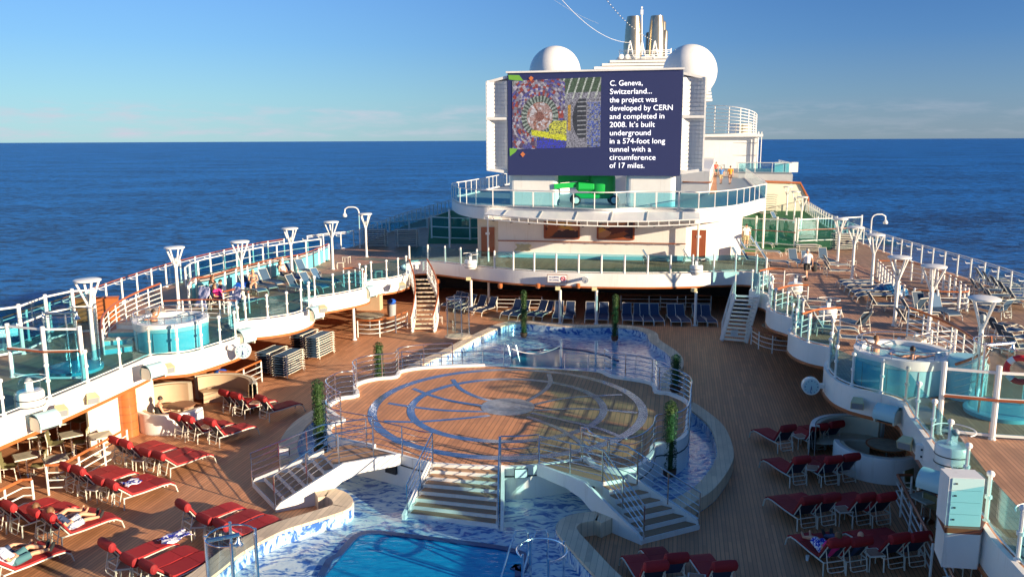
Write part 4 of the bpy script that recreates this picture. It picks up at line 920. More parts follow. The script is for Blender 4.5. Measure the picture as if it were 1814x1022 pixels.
# outer rails with bracket arms
def outer(label, path, cap): return fence('outer_railing', label, 'railing', path, 1.55, 'bracket', 'glass_clear', (.1, 1.05), (.08, 1.18), cap=cap, cap_r=.035, cap_z=1.3, rz=0)
oL = [p for p in offset(OUTL, -.25)]; oR = [p for p in offset(OUTR, .25)]
outer('outer ship railing along the left side from the shower to the stacked loungers', zpath([p for p in oL if 22 < p[1] < 60], Z2), 'wood_rail')
outer('outer ship railing along the far left side beyond the stacked loungers', zpath([p for p in oL if 59 < p[1] < 101], Z2), 'white_rail')
outer('outer ship railing with bracket arms curving round the right side over the sea', zpath([p for p in oR if 20 < p[1] < 62], Z2), 'white_rail')
outer('outer ship railing along the green turf at the far right', zpath([p for p in oR if 61 < p[1] < 99], Z2), 'white_rail')
# raised turquoise ramp enclosure on the left
def gpath(px, z=Z2): return [G(x, y, z) for x, y in px]
up_out = spline(gpath([(330, 508), (345, 497), (382, 486), (458, 468), (520, 457), (569, 450)]), 4)
up_in = spline(gpath([(336, 545), (345, 531), (375, 525), (430, 507), (490, 490), (540, 480), (583, 460)]), 4)
fence('ramp_railing', 'white post railing on the far side of the turquoise ramp at the left', 'railing', up_out, 1.3, 'fat', 'glass_teal', (.1, 1.0), (.08, .6), cap='white_rail', cap_r=.04, cap_z=1.1)
rt_ = fence('ramp_railing', 'turquoise panelled railing with brown cap behind the left loungers', 'railing', up_in, 1.2, 'fat', None, (), (.95,), cap='wood_rail', cap_r=.045, cap_z=1.12)
MB().wall([(p.x, p.y) for p in up_in], Z2 + .01, Z2 + .85, .05).build('panel', 'turquoise', rt_)
# Y-shaped lamp posts
def ylamp_proto():
    t = thing('lamp_post', '', 'lamp post', (0, 0, 0), 0, 'white Y-shaped lamp posts')
    MB().lathe((0, 0, 0), [(.13, 0), (.13, .04), (.085, .07), (.075, 2.25), (.001, 2.27)], 10).build('pole', 'white_rail', t)
    for q in range(4):
        a = R(45 + 90 * q); mb = MB().tube([(0, 0, 1.95), (.43 * cos(a), .43 * sin(a), 3.04)], .042, 6); mb.build('arm', 'white_rail', t)
    MB().lathe((0, 0, 0), [(.30, 3.0), (.49, 3.04), (.49, 3.09), (.42, 3.12), (.001, 3.13)], 20).build('reflector_disc', 'white', t)
    MB().lathe((0, 0, 0), [(.05, 2.25), (.09, 2.3), (.09, 2.5), (.05, 2.55), (.001, 2.56)], 8).build('lamp', 'grey_paint', t)
    return t
lps = [((168, 636), 'Y-shaped white lamp post nearest the lower left, beside the glass shower'), ((317, 547), 'Y-shaped white lamp post behind the left hot tub'), ((431, 531), 'Y-shaped white lamp post beside the seated woman in the bikini'), ((518, 495), 'Y-shaped white lamp post beside the reclining woman on the left'), ((590, 477), 'Y-shaped white lamp post beside the small white tables at the left'), ((649.5, 455), 'Y-shaped white lamp post in front of the stacked loungers at the far left'),
       ((1728, 690), 'large Y-shaped white lamp post at the right beside the turquoise stair drum'), ((1643, 602), 'Y-shaped white lamp post right behind the right hot tub'), ((1584, 577), 'Y-shaped white lamp post between the right hot tub and the round stairwell'), ((1543, 515), 'Y-shaped white lamp post at the brown-railed stairwell beside the dark loungers'), ((1509, 494), 'Y-shaped white lamp post standing behind the row of dark right loungers'), ((1483, 471), 'Y-shaped white lamp post beside the tall lounger stack at the right'),
       ((1418, 410), 'Y-shaped white lamp post on the green turf, nearest of the four'), ((1406, 395), 'Y-shaped white lamp post on the green turf, second nearest of the four'), ((1393, 381), 'Y-shaped white lamp post on the green turf, third of the four'), ((1383, 372), 'Y-shaped white lamp post on the green turf, farthest of the four')]
lp0 = ylamp_proto()
for i, (p, lb) in enumerate(lps):
    q = G(*p, Z2); o = lp0 if i == 0 else dup(lp0, q, 0); o.location = q; o['label'] = lb; o.rotation_euler[2] = i * .7
    o.scale = (1, 1, 1)
# hooked shower-type lamps
for (bx_, tx, lb) in (((638, 440), (630, 367), 'white swan-neck deck lamp at the left railing near the stacked loungers'), ((1541, 432), (1546, 380), 'white swan-neck deck lamp at the right railing over the sea')):
    b = G(*bx_, Z2); zt_ = DP(bx_[0], tx[1], b.y).z; s_ = -1 if bx_[0] < 900 else 1; t = thing('swan_neck_lamp', lb, 'lamp post', b, 0, 'swan-neck lamps')
    h = zt_ - Z2; pts = [Vector((0, 0, 0)), Vector((0, 0, h - .4))] + [Vector((s_ * (.4 - .4 * cos(a)), 0, h - .4 + .4 * sin(a))) for a in (R(30), R(60), R(90))] + [Vector((s_ * .8, 0, h)), Vector((s_ * 1.05, 0, h - .15)), Vector((s_ * 1.1, 0, h - .5))]
    MB().tube(pts, .05, 7).build('pole', 'white_rail', t); MB().lathe((s_ * 1.1, 0, h - .75), [(.15, 0), (.2, .1), (.1, .28), (.05, .3)], 10).build('lamp_head', 'white_rail', t)
# windscreens: tall frames
def windscreen(label, px, zt, zr=(1.0, 2.0), gz=True, sp_px=None, cap=None):
    P_ = [G(x, y, Z2) for x, y in px]; t = thing('windscreen', label, 'windscreen', P_[0], 0, None, True)
    for p in P_: MB().lathe(p, [(.1, 0), (.1, .04), (.075, .05), (.075, zt), (.001, zt + .02)], 8).build('post', 'white_rail', t)
    for a, b in zip(P_, P_[1:]):
        for z in zr: MB().beam(a + Vector((0, 0, z)), b + Vector((0, 0, z)), .06, .07).build('crossbar', 'white_rail', t, False)
        mb = MB(); d = (b - a).normalized() * .1; n2 = Vector((-d.y, d.x, 0)).normalized() * .005
        for s_ in (-1, 1): mb.v += [a + d + n2 * s_ + Vector((0, 0, .15)), b - d + n2 * s_ + Vector((0, 0, .15)), b - d + n2 * s_ + Vector((0, 0, zr[-1])), a + d + n2 * s_ + Vector((0, 0, zr[-1]))]
        mb.f = [(0, 1, 2, 3), (7, 6, 5, 4), (0, 4, 5, 1), (1, 5, 6, 2), (2, 6, 7, 3), (3, 7, 4, 0)]; mb.build('glass_panel', 'glass_teal', t, False)
    if cap: MB().tube([p + Vector((0, -.12, zr[0] + .02 if len(zr) < 3 else zr[1])) for p in P_], .04, 6).build('handrail', 'wood_rail', t)
    return t
windscreen('tall white framed glass windscreen with a brown handrail at the lower left', [(23, 668), (85, 675), (150, 674)], 1.95, (.12, 1.08, 1.85), cap=1)
windscreen('high white framed glass windscreen along the ship side at the lower left', [(-35, 640), (42, 627), (88, 605), (135, 592), (172, 590)], 2.0, (.12, 1.2, 1.9))
windscreen('tall white framed glass windscreen at the right behind the domed lamp', [(1662, 768), (1757, 778), (1852, 784)], 2.1, (.12, 1.15, 1.9), cap=1)
windscreen('white framed glass windscreen before the dark green turf on the far left', [(765, 422), (798, 424), (833, 425), (866, 424)], 1.95, (.12, 1.0, 1.8))
windscreen('small railed glass screen between the stacked loungers and the left turf', [(655, 410), (690, 412), (725, 408), (757, 404)], 1.0, (.12, .9))
windscreen('white framed glass windscreen before the bright green turf, left part', [(1301, 430), (1338, 432), (1375, 434), (1407, 437)], 2.2, (.12, 1.1, 2.0), cap=1)
windscreen('white framed glass windscreen before the bright green turf, right part', [(1412, 430), (1446, 428), (1480, 427), (1524, 424)], 2.0, (.12, 1.0, 1.85), cap=1)
for px in (1351, 502 + 295):
    p = G(px, 440, Z2); t = thing('support_column', 'thin white column under the %s edge of the ring deck' % ('right' if px > 1000 else 'left'), 'column', p, 0, 'thin columns under the ring deck'); MB().tube([(0, 0, 0), (0, 0, 2.98)], .08, 8).build('shaft', 'white_rail', t)
for px, py in ((865, 463), (1235, 466)):
    p = G(px, py, Z2); t = thing('support_column', 'thin white column holding the %s end of the awning' % ('right' if px > 1000 else 'left'), 'column', p, 0, 'thin columns under the ring deck'); MB().tube([(0, 0, 0), (0, 0, 3.3)], .07, 8).build('shaft', 'white_rail', t)
# turf
struct('green_turf', MB().prism([G(x, y, Z2) for x, y in [(1300, 446), (1400, 447), (1470, 443), (1500, 425), (1478, 400), (1433, 374), (1360, 373), (1300, 385)]], Z2 + .001, Z2 + .012), 'green_turf')
struct('green_turf', MB().prism([G(x, y, Z2) for x, y in [(758, 432), (868, 432), (868, 386), (800, 372), (762, 388)]], Z2 + .001, Z2 + .012), 'green_turf')
# support columns of the upper deck
for px, py, lb in ((628, 602, 'white column under the left bulges between the lounger stacks and the curved stairs'), (835, 552, 'white column under the bowed edge, behind the glass shower'), (866, 542, 'short white column in the shade just right of the glass shower'), (992, 573, 'white column in the middle of the bowed edge, left of the pair'), (1056, 574, 'white column in the middle of the bowed edge, right of the pair'), (1231, 577, 'white column under the right end of the bowed edge')):
    p = G(px, py, 0); t = thing('deck_column', lb, 'column', p, 0, 'white columns carrying the upper deck'); MB().lathe((0, 0, 0), [(.14, 0), (.14, .05), (.085, .08), (.085, 2.08)], 10).build('shaft', 'white_rail', t)
    MB().box((-.15, -.1, 2.2), (.3, .3, .2)).build('bracket', 'lamp_yellow', t, False)
for px, py, w_, lb in ((229, 770, .36, 'thick orange wooden column banded with dark seams beside the white booth'), (380, 672, .33, 'orange wooden column behind the tan sofa beside the blue bin'), (1622, 845, .36, 'dark brown wooden column behind the right booth')):
    p = G(px, py, 0); t = thing('wooden_column', lb, 'column', p, 0, 'round wooden columns'); MB().lathe((0, 0, 0), [(w_, 0), (w_, 2.06)], 20).build('shaft', 'wood_trim', t)
    for q in range(1, 7): MB().lathe((0, 0, 0), [(w_ + .006, .3 * q), (w_ + .006, .3 * q + .02)], 20).build('seam', 'wood_rail', t)
# ---- hot tubs
def hot_tub(label, cx, cy, z, r, h, legs=True):
    t = thing('hot_tub', label, 'hot tub', (cx, cy, z), 0, None)
    MB().lathe((0, 0, 0), [(r * .97, 0), (r * .985, .05), (r, h * .72)], 40).build('skirt', 'tub_blue', t)
    MB().lathe((0, 0, 0), [(r * 1.005, h * .73), (r * 1.03, h * .97), (r * 1.03, h), (r * .86, h), (r * .84, h - .18), (r * .83, h - .3)], 40).build('rim', 'white', t)
    MB().lathe((0, 0, 0), [(.001, h - .13), (r * .85, h - .131)], 40).build('water', 'tub_water', t)
    MB().tube([(r * .98 * cos(a * pi / 20), r * .98 * sin(a * pi / 20), h + .28) for a in range(40)], .022, 6, closed=True).build('grab_rail', 'steel', t)
    for q in range(14):
        a = q * pi / 7; MB().tube([(r * .98 * cos(a), r * .98 * sin(a), h - .02), (r * .98 * cos(a), r * .98 * sin(a), h + .28)], .016, 5).build('rail_post', 'steel', t)
    for q in range(10):
        a = q * pi / 5 + .2; MB().box((r * .99 * cos(a), r * 1.0 * sin(a), h * .36), (.02, .02, h * .7), a).build('seam', 'grey_paint', t, False)
    return t
hc = G(303, 628, Z2); hcy = hc.y + 1.45; TUBL = DP(303, 565, hcy); TUBL = Vector((TUBL.x, hcy, Z2)); hot_tub('round hot tub with turquoise panelled side and man soaking at the left', TUBL.x, TUBL.y, Z2, 1.42, 1.15)
hc = G(1598, 705, Z2); hcy = hc.y + 1.5; TUBR = Vector((DP(1600, 620, hcy).x, hcy, Z2)); hot_tub('round hot tub with pale blue side and two bathers at the right', TUBR.x, TUBR.y, Z2, 1.5, 1.2)
# steps up to the tubs with looping railing
def curved_steps(label, c, r0, r1, a0, a1, n, z0, dz, railm='wood_rail'):
    t = thing('tub_steps', label, 'steps', (c.x, c.y, z0), 0, None)
    for q in range(n):
        A0, A1 = R(a0 + (a1 - a0) * q / n), R(a0 + (a1 - a0) * (q + 1) / n); z = dz * (q + 1); P4 = [(r0 * cos(A0), r0 * sin(A0)), (r1 * cos(A0), r1 * sin(A0)), (r1 * cos((A0 + A1) / 2), r1 * sin((A0 + A1) / 2)), (r1 * cos(A1), r1 * sin(A1)), (r0 * cos(A1), r0 * sin(A1))]
        MB().prism(P4, 0, z).build('step', 'turquoise' if q < 3 else 'white', t, False); MB().prism(P4, z + .001, z + .02).build('tread', 'coping', t, False)
    arc = [Vector((r1 * cos(R(a0 + (a1 - a0) * q / 16)), r1 * sin(R(a0 + (a1 - a0) * q / 16)), dz * n * q / 16)) for q in range(17)]
    for z in (.25, .45, .65, .85): MB().tube([p + Vector((0, 0, z)) for p in arc], .018, 5).build('rail', 'white_rail', t)
    MB().tube([p + Vector((0, 0, 1.05)) for p in arc], .045, 6).build('handrail', railm, t)
    for p in arc[::2]: MB().tube([p, p + Vector((0, 0, 1.04))], .03, 6).build('post', 'white_rail', t)
    return t
curved_steps('curved white and turquoise steps with brown handrail beside the left hot tub', TUBL, 1.5, 2.55, 215, 120, 6, Z2, .19)
curved_steps('curved steps with orange handrail right of the right hot tub', TUBR, 1.6, 2.5, -30, 62, 6, Z2, .19, 'wood_trim')
fence('tub_railing', 'white five-rail fence behind the left hot tub rising from the brown-capped steps', 'railing', zpath(spline([Vector((TUBL.x - 1.3, TUBL.y + 2.3, 0)), Vector((TUBL.x + .3, TUBL.y + 2.6, 0)), Vector((TUBL.x + 1.9, TUBL.y + 2.3, 0))], 4), Z2 + .4), .9, 'white', None, (), (.2, .4, .6, .8), rail_r=.015, cap='wood_rail', cap_r=.035)
fence('tub_railing', 'white railing on the right beyond the hot tub with the large lamp post', 'railing', zpath([Vector((TUBR.x + .8, TUBR.y + 2.0, 0)), Vector((TUBR.x + 2.6, TUBR.y + 3.2, 0)), Vector((TUBR.x + 3.6, TUBR.y + 3.4, 0))], Z2), .95, 'fat', None, (), (.25, .45, .65, .85), rail_r=.015, cap='white_rail', cap_r=.02, cap_z=1.05)
t = thing('stair_drum', 'pale turquoise half-round drum with slanted white rails beside the large right lamp post', 'drum', G(1716, 712, Z2) + Vector((.1, .5, 0)), 0, None)
MB().lathe((0, 0, 0), [(.55, 0), (.55, 1.3), (.5, 1.35), (.001, 1.35)], 24).build('shell', 'tub_blue', t)
for q in range(5): MB().tube([(.58 * cos(a), .58 * sin(a), .25 + .22 * q + (a + 2.4) * .28) for a in (-2.6, -2.2, -1.8, -1.4, -1.0, -.6)], .016, 5).build('rail', 'white_rail', t)
MB().tube([(.62 * cos(a), .62 * sin(a), 1.25 + (a + 2.4) * .36) for a in (-2.6, -2.2, -1.8, -1.4, -1.0, -.6, -.2)], .045, 6).build('handrail', 'wood_trim', t)
# ---- round glass showers
def shower(label, p, r, h, z, base='turquoise', bh=.12):
    t = thing('glass_shower', label, 'shower', (p.x, p.y, z), 0, None)
    MB().lathe((0, 0, 0), [(r + .1, 0), (r + .12, bh), (r, bh + .02), (.001, bh + .02)], 28).build('base', base, t)
    for a in (20, 110, 200, 290): MB().tube([(r * cos(R(a)), r * sin(R(a)), bh), (r * cos(R(a)), r * sin(R(a)), h + .08)], .035, 8).build('post', 'steel', t)
    MB().tube([(r * cos(q * pi / 16), r * sin(q * pi / 16), h) for q in range(28)], .022, 6).build('top_ring', 'steel', t)
    MB().lathe((0, 0, 0), [(r * .99, bh + .08), (r * .99, h - .08), (r * .975, h - .08), (r * .975, bh + .08)], 24, R(10), R(300)).build('glass_wall', 'glass_clear', t)
    MB().tube([(-r * .9, -.2, h - .02), (0, 0, h - .02), (r * .3, .1, h - .02)], .05, 6).build('shower_arm', 'steel', t); MB().lathe((r * .25, .1, h - .3), [(.09, 0), (.11, .04), (.04, .16), (.03, .28)], 10).build('shower_head', 'steel', t)
    return t
shower('round glass shower on a turquoise base at the lower left of the upper deck', G(133, 655, Z2), .85, 2.15, Z2)
shower('round glass shower on a turquoise base at the right beside the large lamp post', G(1730, 742, Z2) + Vector((1.0, .5, 0)), .9, 2.2, Z2)
shower('round glass shower with steel posts on the coping at the front left of the pool', Vector((DP(408, 945, 16.8).x, 16.8, 0)), .52, 2.0, .45, 'coping', .02)
shower('round glass shower at the far left end of the back pool', Vector((-2.95, 43.6, 0)), .62, 2.1, .45, 'coping', .02)
# front right pool ladder and rail ring
t = thing('pool_ladder', 'curved steel pool ladder handles at the front right corner of the pool', 'ladder', G(925, 995, .05), 0, None, True)
b = G(928, 1000, .05)
for dx in (-.1, .42): MB().tube([b + Vector((-.55 + dx, -.9, -.1)), b + Vector((-.25 + dx, -.3, .7)), b + Vector((-.1 + dx, 0, .95)), b + Vector((.15 + dx, .05, .95)), b + Vector((.2 + dx, .0, .85)), b + Vector((.2 + dx, 0, 0))], .028, 7).build('handle', 'steel', t)
t = thing('pool_ladder', 'steel pool ladder handles at the left corner of the back pool', 'ladder', G(907, 640, .05), 0, None, True); b = G(907, 640, .05)
for dx in (0, .4): MB().tube([b + Vector((dx, 0, -.1)), b + Vector((dx - .2, .1, .8)), b + Vector((dx - .35, .3, .9)), b + Vector((dx - .4, .5, .1))], .03, 6).build('handle', 'steel', t)
t = thing('rail_ring', 'round low steel hand rail standing at the front right of the pool', 'railing', G(955, 1035, .05), 0, None, True); b = G(960, 1040, .05)
MB().tube([b + Vector((.62 * cos(a * pi / 14), .62 * sin(a * pi / 14), 1.0)) for a in range(-6, 18)], .028, 7).build('top_rail', 'steel', t)
for a in (-6, 2, 9, 17): MB().tube([b + Vector((.62 * cos(a * pi / 14), .62 * sin(a * pi / 14), 0)), b + Vector((.62 * cos(a * pi / 14), .62 * sin(a * pi / 14), 1.1))], .035, 7).build('post', 'steel', t)
for px, lb in ((992, 'left'), (1056, 'right')):
    pass
# lamp posts in the back pool (two slim white stanchions with sagging chain)
for px, pb, pt_ in ((994, 648, 603), (1055, 646, 605)):
    p = G(px, pb, .05); zt_ = DP(px, pt_, p.y).z; t = thing('stanchion', 'slim white stanchion at the back edge of the stage, %s one' % ('left' if px < 1000 else 'right'), 'post', (p.x, p.y, .03), 0, 'slim white stanchions'); MB().lathe((0, 0, 0), [(.07, 0), (.05, .05), (.05, zt_), (.001, zt_ + .05)], 8).build('shaft', 'white_rail', t)
p0, p1 = DP(907, 618, 38), DP(994, 612, 38); t = thing('chain', 'sagging white chain across the gap behind the stage', 'chain', p0, 0, None, True)
MB().tube([p0.lerp(p1, q / 12) - Vector((0, 0, 1.2 * (q / 12) * (1 - q / 12))) for q in range(13)], .02, 5).build('links', 'white_rail', t)
# ---- stairs between decks
sp3 = lambda px, z: [G(x, y, zz) for (x, y), zz in zip(px, z)]
n_ = 13
t = thing('curved_stairs', 'curved white stairs with brown handrails joining the pool deck to the left upper deck', 'stairs', G(751, 583, 0), 0, None, True)
Lc, Rc = [], []
for q in range(n_ + 1):
    f_ = q / n_; z = Z2 * (1 - f_)
    a = [(724, 487), (733, 503), (735, 530), (728, 560), (729, 583)]; b = [(746, 470), (765, 500), (771, 535), (767, 560), (768, 584)]
    def at(P_, f_):
        x = f_ * (len(P_) - 1); i = min(int(x), len(P_) - 2); s_ = spline([Vector((*p, 0)) for p in P_], 10); return s_[min(int(round(x * 10)), len(s_) - 1)]
    pa, pb = at(a, f_), at(b, f_); Lc.append(G(pa.x, pa.y, z)); Rc.append(G(pb.x, pb.y, z))
# keep the run monotone in depth
y0, y1 = 49.9, 46.3
for q in range(n_ + 1):
    f_ = q / n_; z = Z2 * (1 - f_); yy = y0 + (y1 - y0) * f_; cxp = -6.0 + 1.0 * sin(f_ * pi) * .9 + .1 * f_
    xl = DP(726 + 9 * sin(f_ * pi), 500, yy).x; xr = DP(757 + 14 * sin(f_ * pi) + 8 * f_, 500, yy).x
    Lc[q] = Vector((xl, yy - .25 * (0), z)); Rc[q] = Vector((xr, yy + .1, z))
for q in range(n_):
    z = Lc[q].z - Z2 / n_; MB().prism([Lc[q], Rc[q], Rc[q + 1], Lc[q + 1]], z - .06, z).build('tread', 'coping', t, False)
for C_ in (Lc, Rc):
    mb = MB(); 
    for j, p in enumerate(C_): mb.v += [p + Vector((0, 0, -.32)), p + Vector((0, 0, .1)), p + Vector((.06, 0, .1)), p + Vector((.06, 0, -.32))]
    for j in range(n_):
        a = 4 * j
        for k_ in range(4): mb.f.append((a + k_, a + (k_ + 1) % 4, a + 4 + (k_ + 1) % 4, a + 4 + k_))
    mb.build('stringer', 'white', t, False)
    MB().tube([p + Vector((0, 0, 1.0)) for p in C_], .05, 6).build('handrail', 'wood_rail', t)
    for z in (.3, .5, .7, .85): MB().tube([p + Vector((0, 0, z)) for p in C_], .016, 5).build('rail', 'white_rail', t)
    for p in C_[::2]: MB().tube([p, p + Vector((0, 0, 1.0))], .035, 6).build('post', 'white_rail', t)
t = thing('straight_stairs', 'straight white stairs with a notice plate joining the pool deck to the right upper deck', 'stairs', G(1300, 606, 0), 0, None, True)
a0, a1 = G(1328, 512, Z2), G(1352, 523, Z2); b0, b1 = G(1278, 603, 0), G(1321, 607, 0)
a0 = Vector((12.0, 43.3, Z2)); a1 = Vector((13.2, 43.0, Z2)) 
b0.z = b1.z = 0
for q in range(12):
    f_ = (q + .5) / 12; p, r_ = a0.lerp(b0, f_), a1.lerp(b1, f_); MB().beam(p, r_, .30, .05).build('tread', 'white', t, False)
for a, b in ((a0, b0), (a1, b1)):
    MB().beam(a, b, .06, .28).build('stringer', 'white', t, False)
    for z in (.3, .5, .7, .9): MB().tube([a + Vector((0, 0, z)), b + Vector((0, 0, z))], .016, 5).build('rail', 'white_rail', t)
    MB().tube([a + Vector((0, 0, 1.05)), b + Vector((0, 0, 1.05))], .03, 6).build('handrail', 'white_rail', t)
    for f_ in (0, .33, .66, 1): p = a.lerp(b, f_); MB().tube([p, p + Vector((0, 0, 1.07))], .035, 6).build('post', 'white_rail', t)
p = b0.lerp(b1, .5) + Vector((0, -.1, .5)); MB().box(p, (.4, .04, .35)).build('notice_plate', 'cloth_white', t, False)
# ---- signs, clocks, lamps and speakers on the fascia
def clock(label, p, r, yaw, arm=None):
    t = thing('clock', label, 'clock', p, yaw, 'round white deck clocks')
    def disc(y, rr, th, n=28):
        mb = MB().lathe((0, 0, 0), [(.001, -th), (rr, -th), (rr, 0), (.001, 0)], n); mb.v = [Vector((v.x, y + v.z, v.y)) for v in mb.v]; return mb
    disc(.12, r, .24).build('case', 'white_rail', t); disc(-.125, r * .86, .01).build('dial', 'turquoise_pale' if r > .25 else 'grey_paint', t)
    for q in range(12):
        a = q * pi / 6; MB().box((r * .7 * sin(a), -.145, r * .7 * cos(a)), (r * .08, .01, r * .08) if q % 3 else (r * .1, .01, r * .14)).build('hour_mark', 'sign_blue', t, False)
    MB().beam((0, -.15, r * .1), (-r * .12, -.15, -r * .68), r * .07, .012).build('hand', 'sign_blue', t, False); MB().beam((0, -.155, 0), (r * .06, -.155, -r * .42), r * .1, .012).build('hand', 'sign_blue', t, False)
    if arm: MB().beam((0, .02, 0), arm, .16, .16).build('bracket', 'white_rail', t, False)
p = DP(1436, 683, 28.2); clock('round white clock on a bracket at the right below the hot tub bulge', p, .31, R(-8), (1.15, .1, 0))
p = DP(431, 621, 32.6); clock('round white clock under the left hot tub bulge', p, .31, R(10), (-.6, .1, .15))
p = DP(1037, 496, 49.3); clock('small round white clock on the bowed white deck edge beside the red-lettered sign', p, .21, 0, (0, .7, 0))
p = DP(987, 493.5, 50.0); t = thing('warning_sign', 'white wall sign with red prohibition symbol beside the clock on the bowed deck edge', 'sign', p, 0, None)
MB().box((0, 0, 0), (1.18, .06, .44), R(-8)).build('board', 'cloth_white', t, False); MB().box((0, .01, 0), (1.24, .05, .5), R(-8)).build('frame', 'wood_rail', t, False)
Mx = Matrix.Rotation(R(-8), 4, 'Z')
for s_, z in (('NO JUMPING', .04), ('OR DIVING', -.14)):
    Mt = Mx @ Matrix.Translation((-.5, -.04, z)) @ Matrix.Rotation(R(90), 4, 'X'); text_mesh('text', s_, .15, Mt, 'sign_blue', t, .002, .62)
mb = MB().tube([(.38 + .13 * cos(a * pi / 8), -.045, .13 * sin(a * pi / 8)) for a in range(16)], .018, 4, closed=True).tube([(.29, -.045, .09), (.47, -.045, -.09)], .018, 4); mb.v = [Mx.to_3x3() @ v for v in mb.v]; mb.build('prohibition_symbol', 'red_sign', t, False)
def speaker(label, p, yaw, r=.36):
    t = thing('loudspeaker', label, 'speaker', p, yaw, 'horn loudspeakers under the deck edge')
    n = 14; prof = [(-.45, r * 1.0), (.45, r * 1.0)]; mb = MB()
    for x in (-.34, .34):
        for q in range(n + 1): a = R(-20) + R(220) * q / n; mb.v.append(Vector((x, r * cos(a), r * sin(a)))); mb.v.append(Vector((x, (r - .05) * cos(a), (r - .05) * sin(a))))
    m_ = 2 * (n + 1)
    for q in range(n): a = 2 * q; mb.f += [(a, a + 2, m_ + a + 2, m_ + a), (a + 1, m_ + a + 1, m_ + a + 3, a + 3)]
    mb.build('curved_hood', 'turquoise_pale', t); MB().box((-.3, 0, .0), (.05, r * 1.6, r * 1.3)).build('side_plate', 'cream', t, False); MB().box((.3, 0, .0), (.05, r * 1.6, r * 1.3)).build('side_plate', 'cream', t, False)
    MB().box((0, .05, -.1), (.58, r * 1.0, r * .8)).build('horn', 'dark', t, False); MB().beam((0, .1, 0), (0, .6, .1), .08, .08).build('bracket', 'white', t, False)
def flood(label, p, yaw, tilt=25):
    t = thing('floodlight', label, 'lamp', p, yaw, 'box floodlights under the deck edge')
    mb = MB(); hw, hh = .2, .14
    mb.v = [Vector((x * hw, -.18, z * hh)) for x, z in ((-1, -1), (1, -1), (1, 1), (-1, 1))] + [Vector((x * hw * .7, .16, z * hh * .7)) for x, z in ((-1, -1), (1, -1), (1, 1), (-1, 1))]
    mb.f = [(0, 1, 2, 3), (7, 6, 5, 4), (0, 4, 5, 1), (1, 5, 6, 2), (2, 6, 7, 3), (3, 7, 4, 0)]; rx = Matrix.Rotation(R(tilt), 3, 'X'); mb.v = [rx @ v for v in mb.v]; mb.build('housing', 'lamp_yellow', t, False)
    g_ = MB().box((0, -.185, 0), (.34, .01, .23)); g_.v = [rx @ v for v in g_.v]; g_.build('lens', 'grey_paint', t, False); MB().beam((0, .1, 0), (0, .4, .05), .05, .05).build('arm', 'white', t, False)
for px, py, d_, yaw, lb in ((272, 659, 29.2, 60, 'curved pale blue loudspeaker hood above the white booth at the left'), (80, 747, 24.3, 60, 'curved pale blue loudspeaker hood above the café tables'), (432, 598, 34.0, 60, 'round pale loudspeaker hood above the left clock'), (556, 557, 39.6, 60, 'pale round loudspeaker hood at the end of the second left bulge'), (653, 519, 45.4, 60, 'pale round loudspeaker hood at the end of the third left bulge'),
                          (1573, 735, 24.6, -50, 'dark-mouthed loudspeaker hood under the right hot tub bulge'), (1657, 856, 19.2, -50, 'dark-mouthed loudspeaker hood beside the white cabinet at the right')): speaker(lb, DP(px, py, d_), R(yaw), .33 if d_ < 33 else .4)
for px, py, d_, yaw, lb in ((298, 651, 30.0, 40, 'yellowish box floodlight just right of the loudspeaker above the booth'), (107, 726, 25.0, 40, 'yellowish box floodlight beside the loudspeaker above the café'), (163, 704, 26.8, 40, 'small pale box lamp on the straight left deck edge'), (571, 546, 38.4, 30, 'square yellowish floodlight on the second left bulge'), (712, 505, 47.5, 20, 'square yellowish floodlight beside the curved stairs'),
                          (1519, 713, 25.7, -25, 'greenish box floodlight under the right hot tub bulge'), (1605, 783, 22.6, -45, 'greenish box floodlight under the straight right deck edge')): flood(lb, DP(px, py, d_), R(yaw))
for k_, px in enumerate((776, 886, 953, 1024, 1098, 1169)):
    p = DP(px, 502 + (4 if 850 < px else -4), 51.0 - 1.0 * (px > 850) + (3.2 if px < 800 else 0)); t = thing('downlight', 'small orange lamp under the bowed deck edge, %s from the left' % ORD[k_], 'lamp', p, 0, 'small orange lamps under the bowed edge'); MB().lathe((0, 0, -.15), [(.12, 0), (.15, .05), (.15, .25), (.08, .3)], 10).build('housing', 'wood_trim', t); MB().lathe((0, 0, -.17), [(.001, 0), (.1, .005), (.1, .03)], 8).build('lens', 'grey_paint', t)
t = thing('wall_box', 'pale grey switch box on the right deck edge above the booth column', 'box', DP(1633, 800, 21.6), R(-30), None); MB().box((0, 0, 0), (.3, .22, .42)).build('case', 'white_rail', t, False); MB().box((0, -.12, .1), (.05, .02, .05)).box((0, -.12, -.1), (.05, .02, .05)).build('knob', 'dark', t, False)
# domed stage lamps
def dome_lamp(label, p, s_=1.0):
    t = thing('domed_lamp', label, 'lamp', p, 0, 'moving stage lamps under clear domes')
    MB().lathe((0, 0, 0), [(.36 * s_, 0), (.40 * s_, .1), (.40 * s_, .5), (.36 * s_, .56)], 24).build('drum', 'white_rail', t)
    for z in (.08, .3): MB().lathe((0, 0, 0), [(.405 * s_, z), (.405 * s_, z + .03)], 24).build('black_band', 'dark', t)
    MB().box((0, 0, .72), (.16, .14, .32)).build('lamp_head', 'cloth_white', t, False); MB().ball((.02, -.05, .9), .1, 10).build('lamp_eye', 'grey_paint', t)
    MB().lathe((0, 0, .62), [(.30 * s_ * cos(R(a)) * 1.08, .30 * s_ * sin(R(a)) + .12) for a in range(-30, 90, 10)] + [(.001, .30 * s_ + .12)], 20).build('clear_dome', 'glass_dome', t)
    MB().tube([(.5 * cos(a * pi / 10), .5 * sin(a * pi / 10), .95) for a in range(-4, 10)], .018, 5).build('guard_rail', 'white_rail', t)
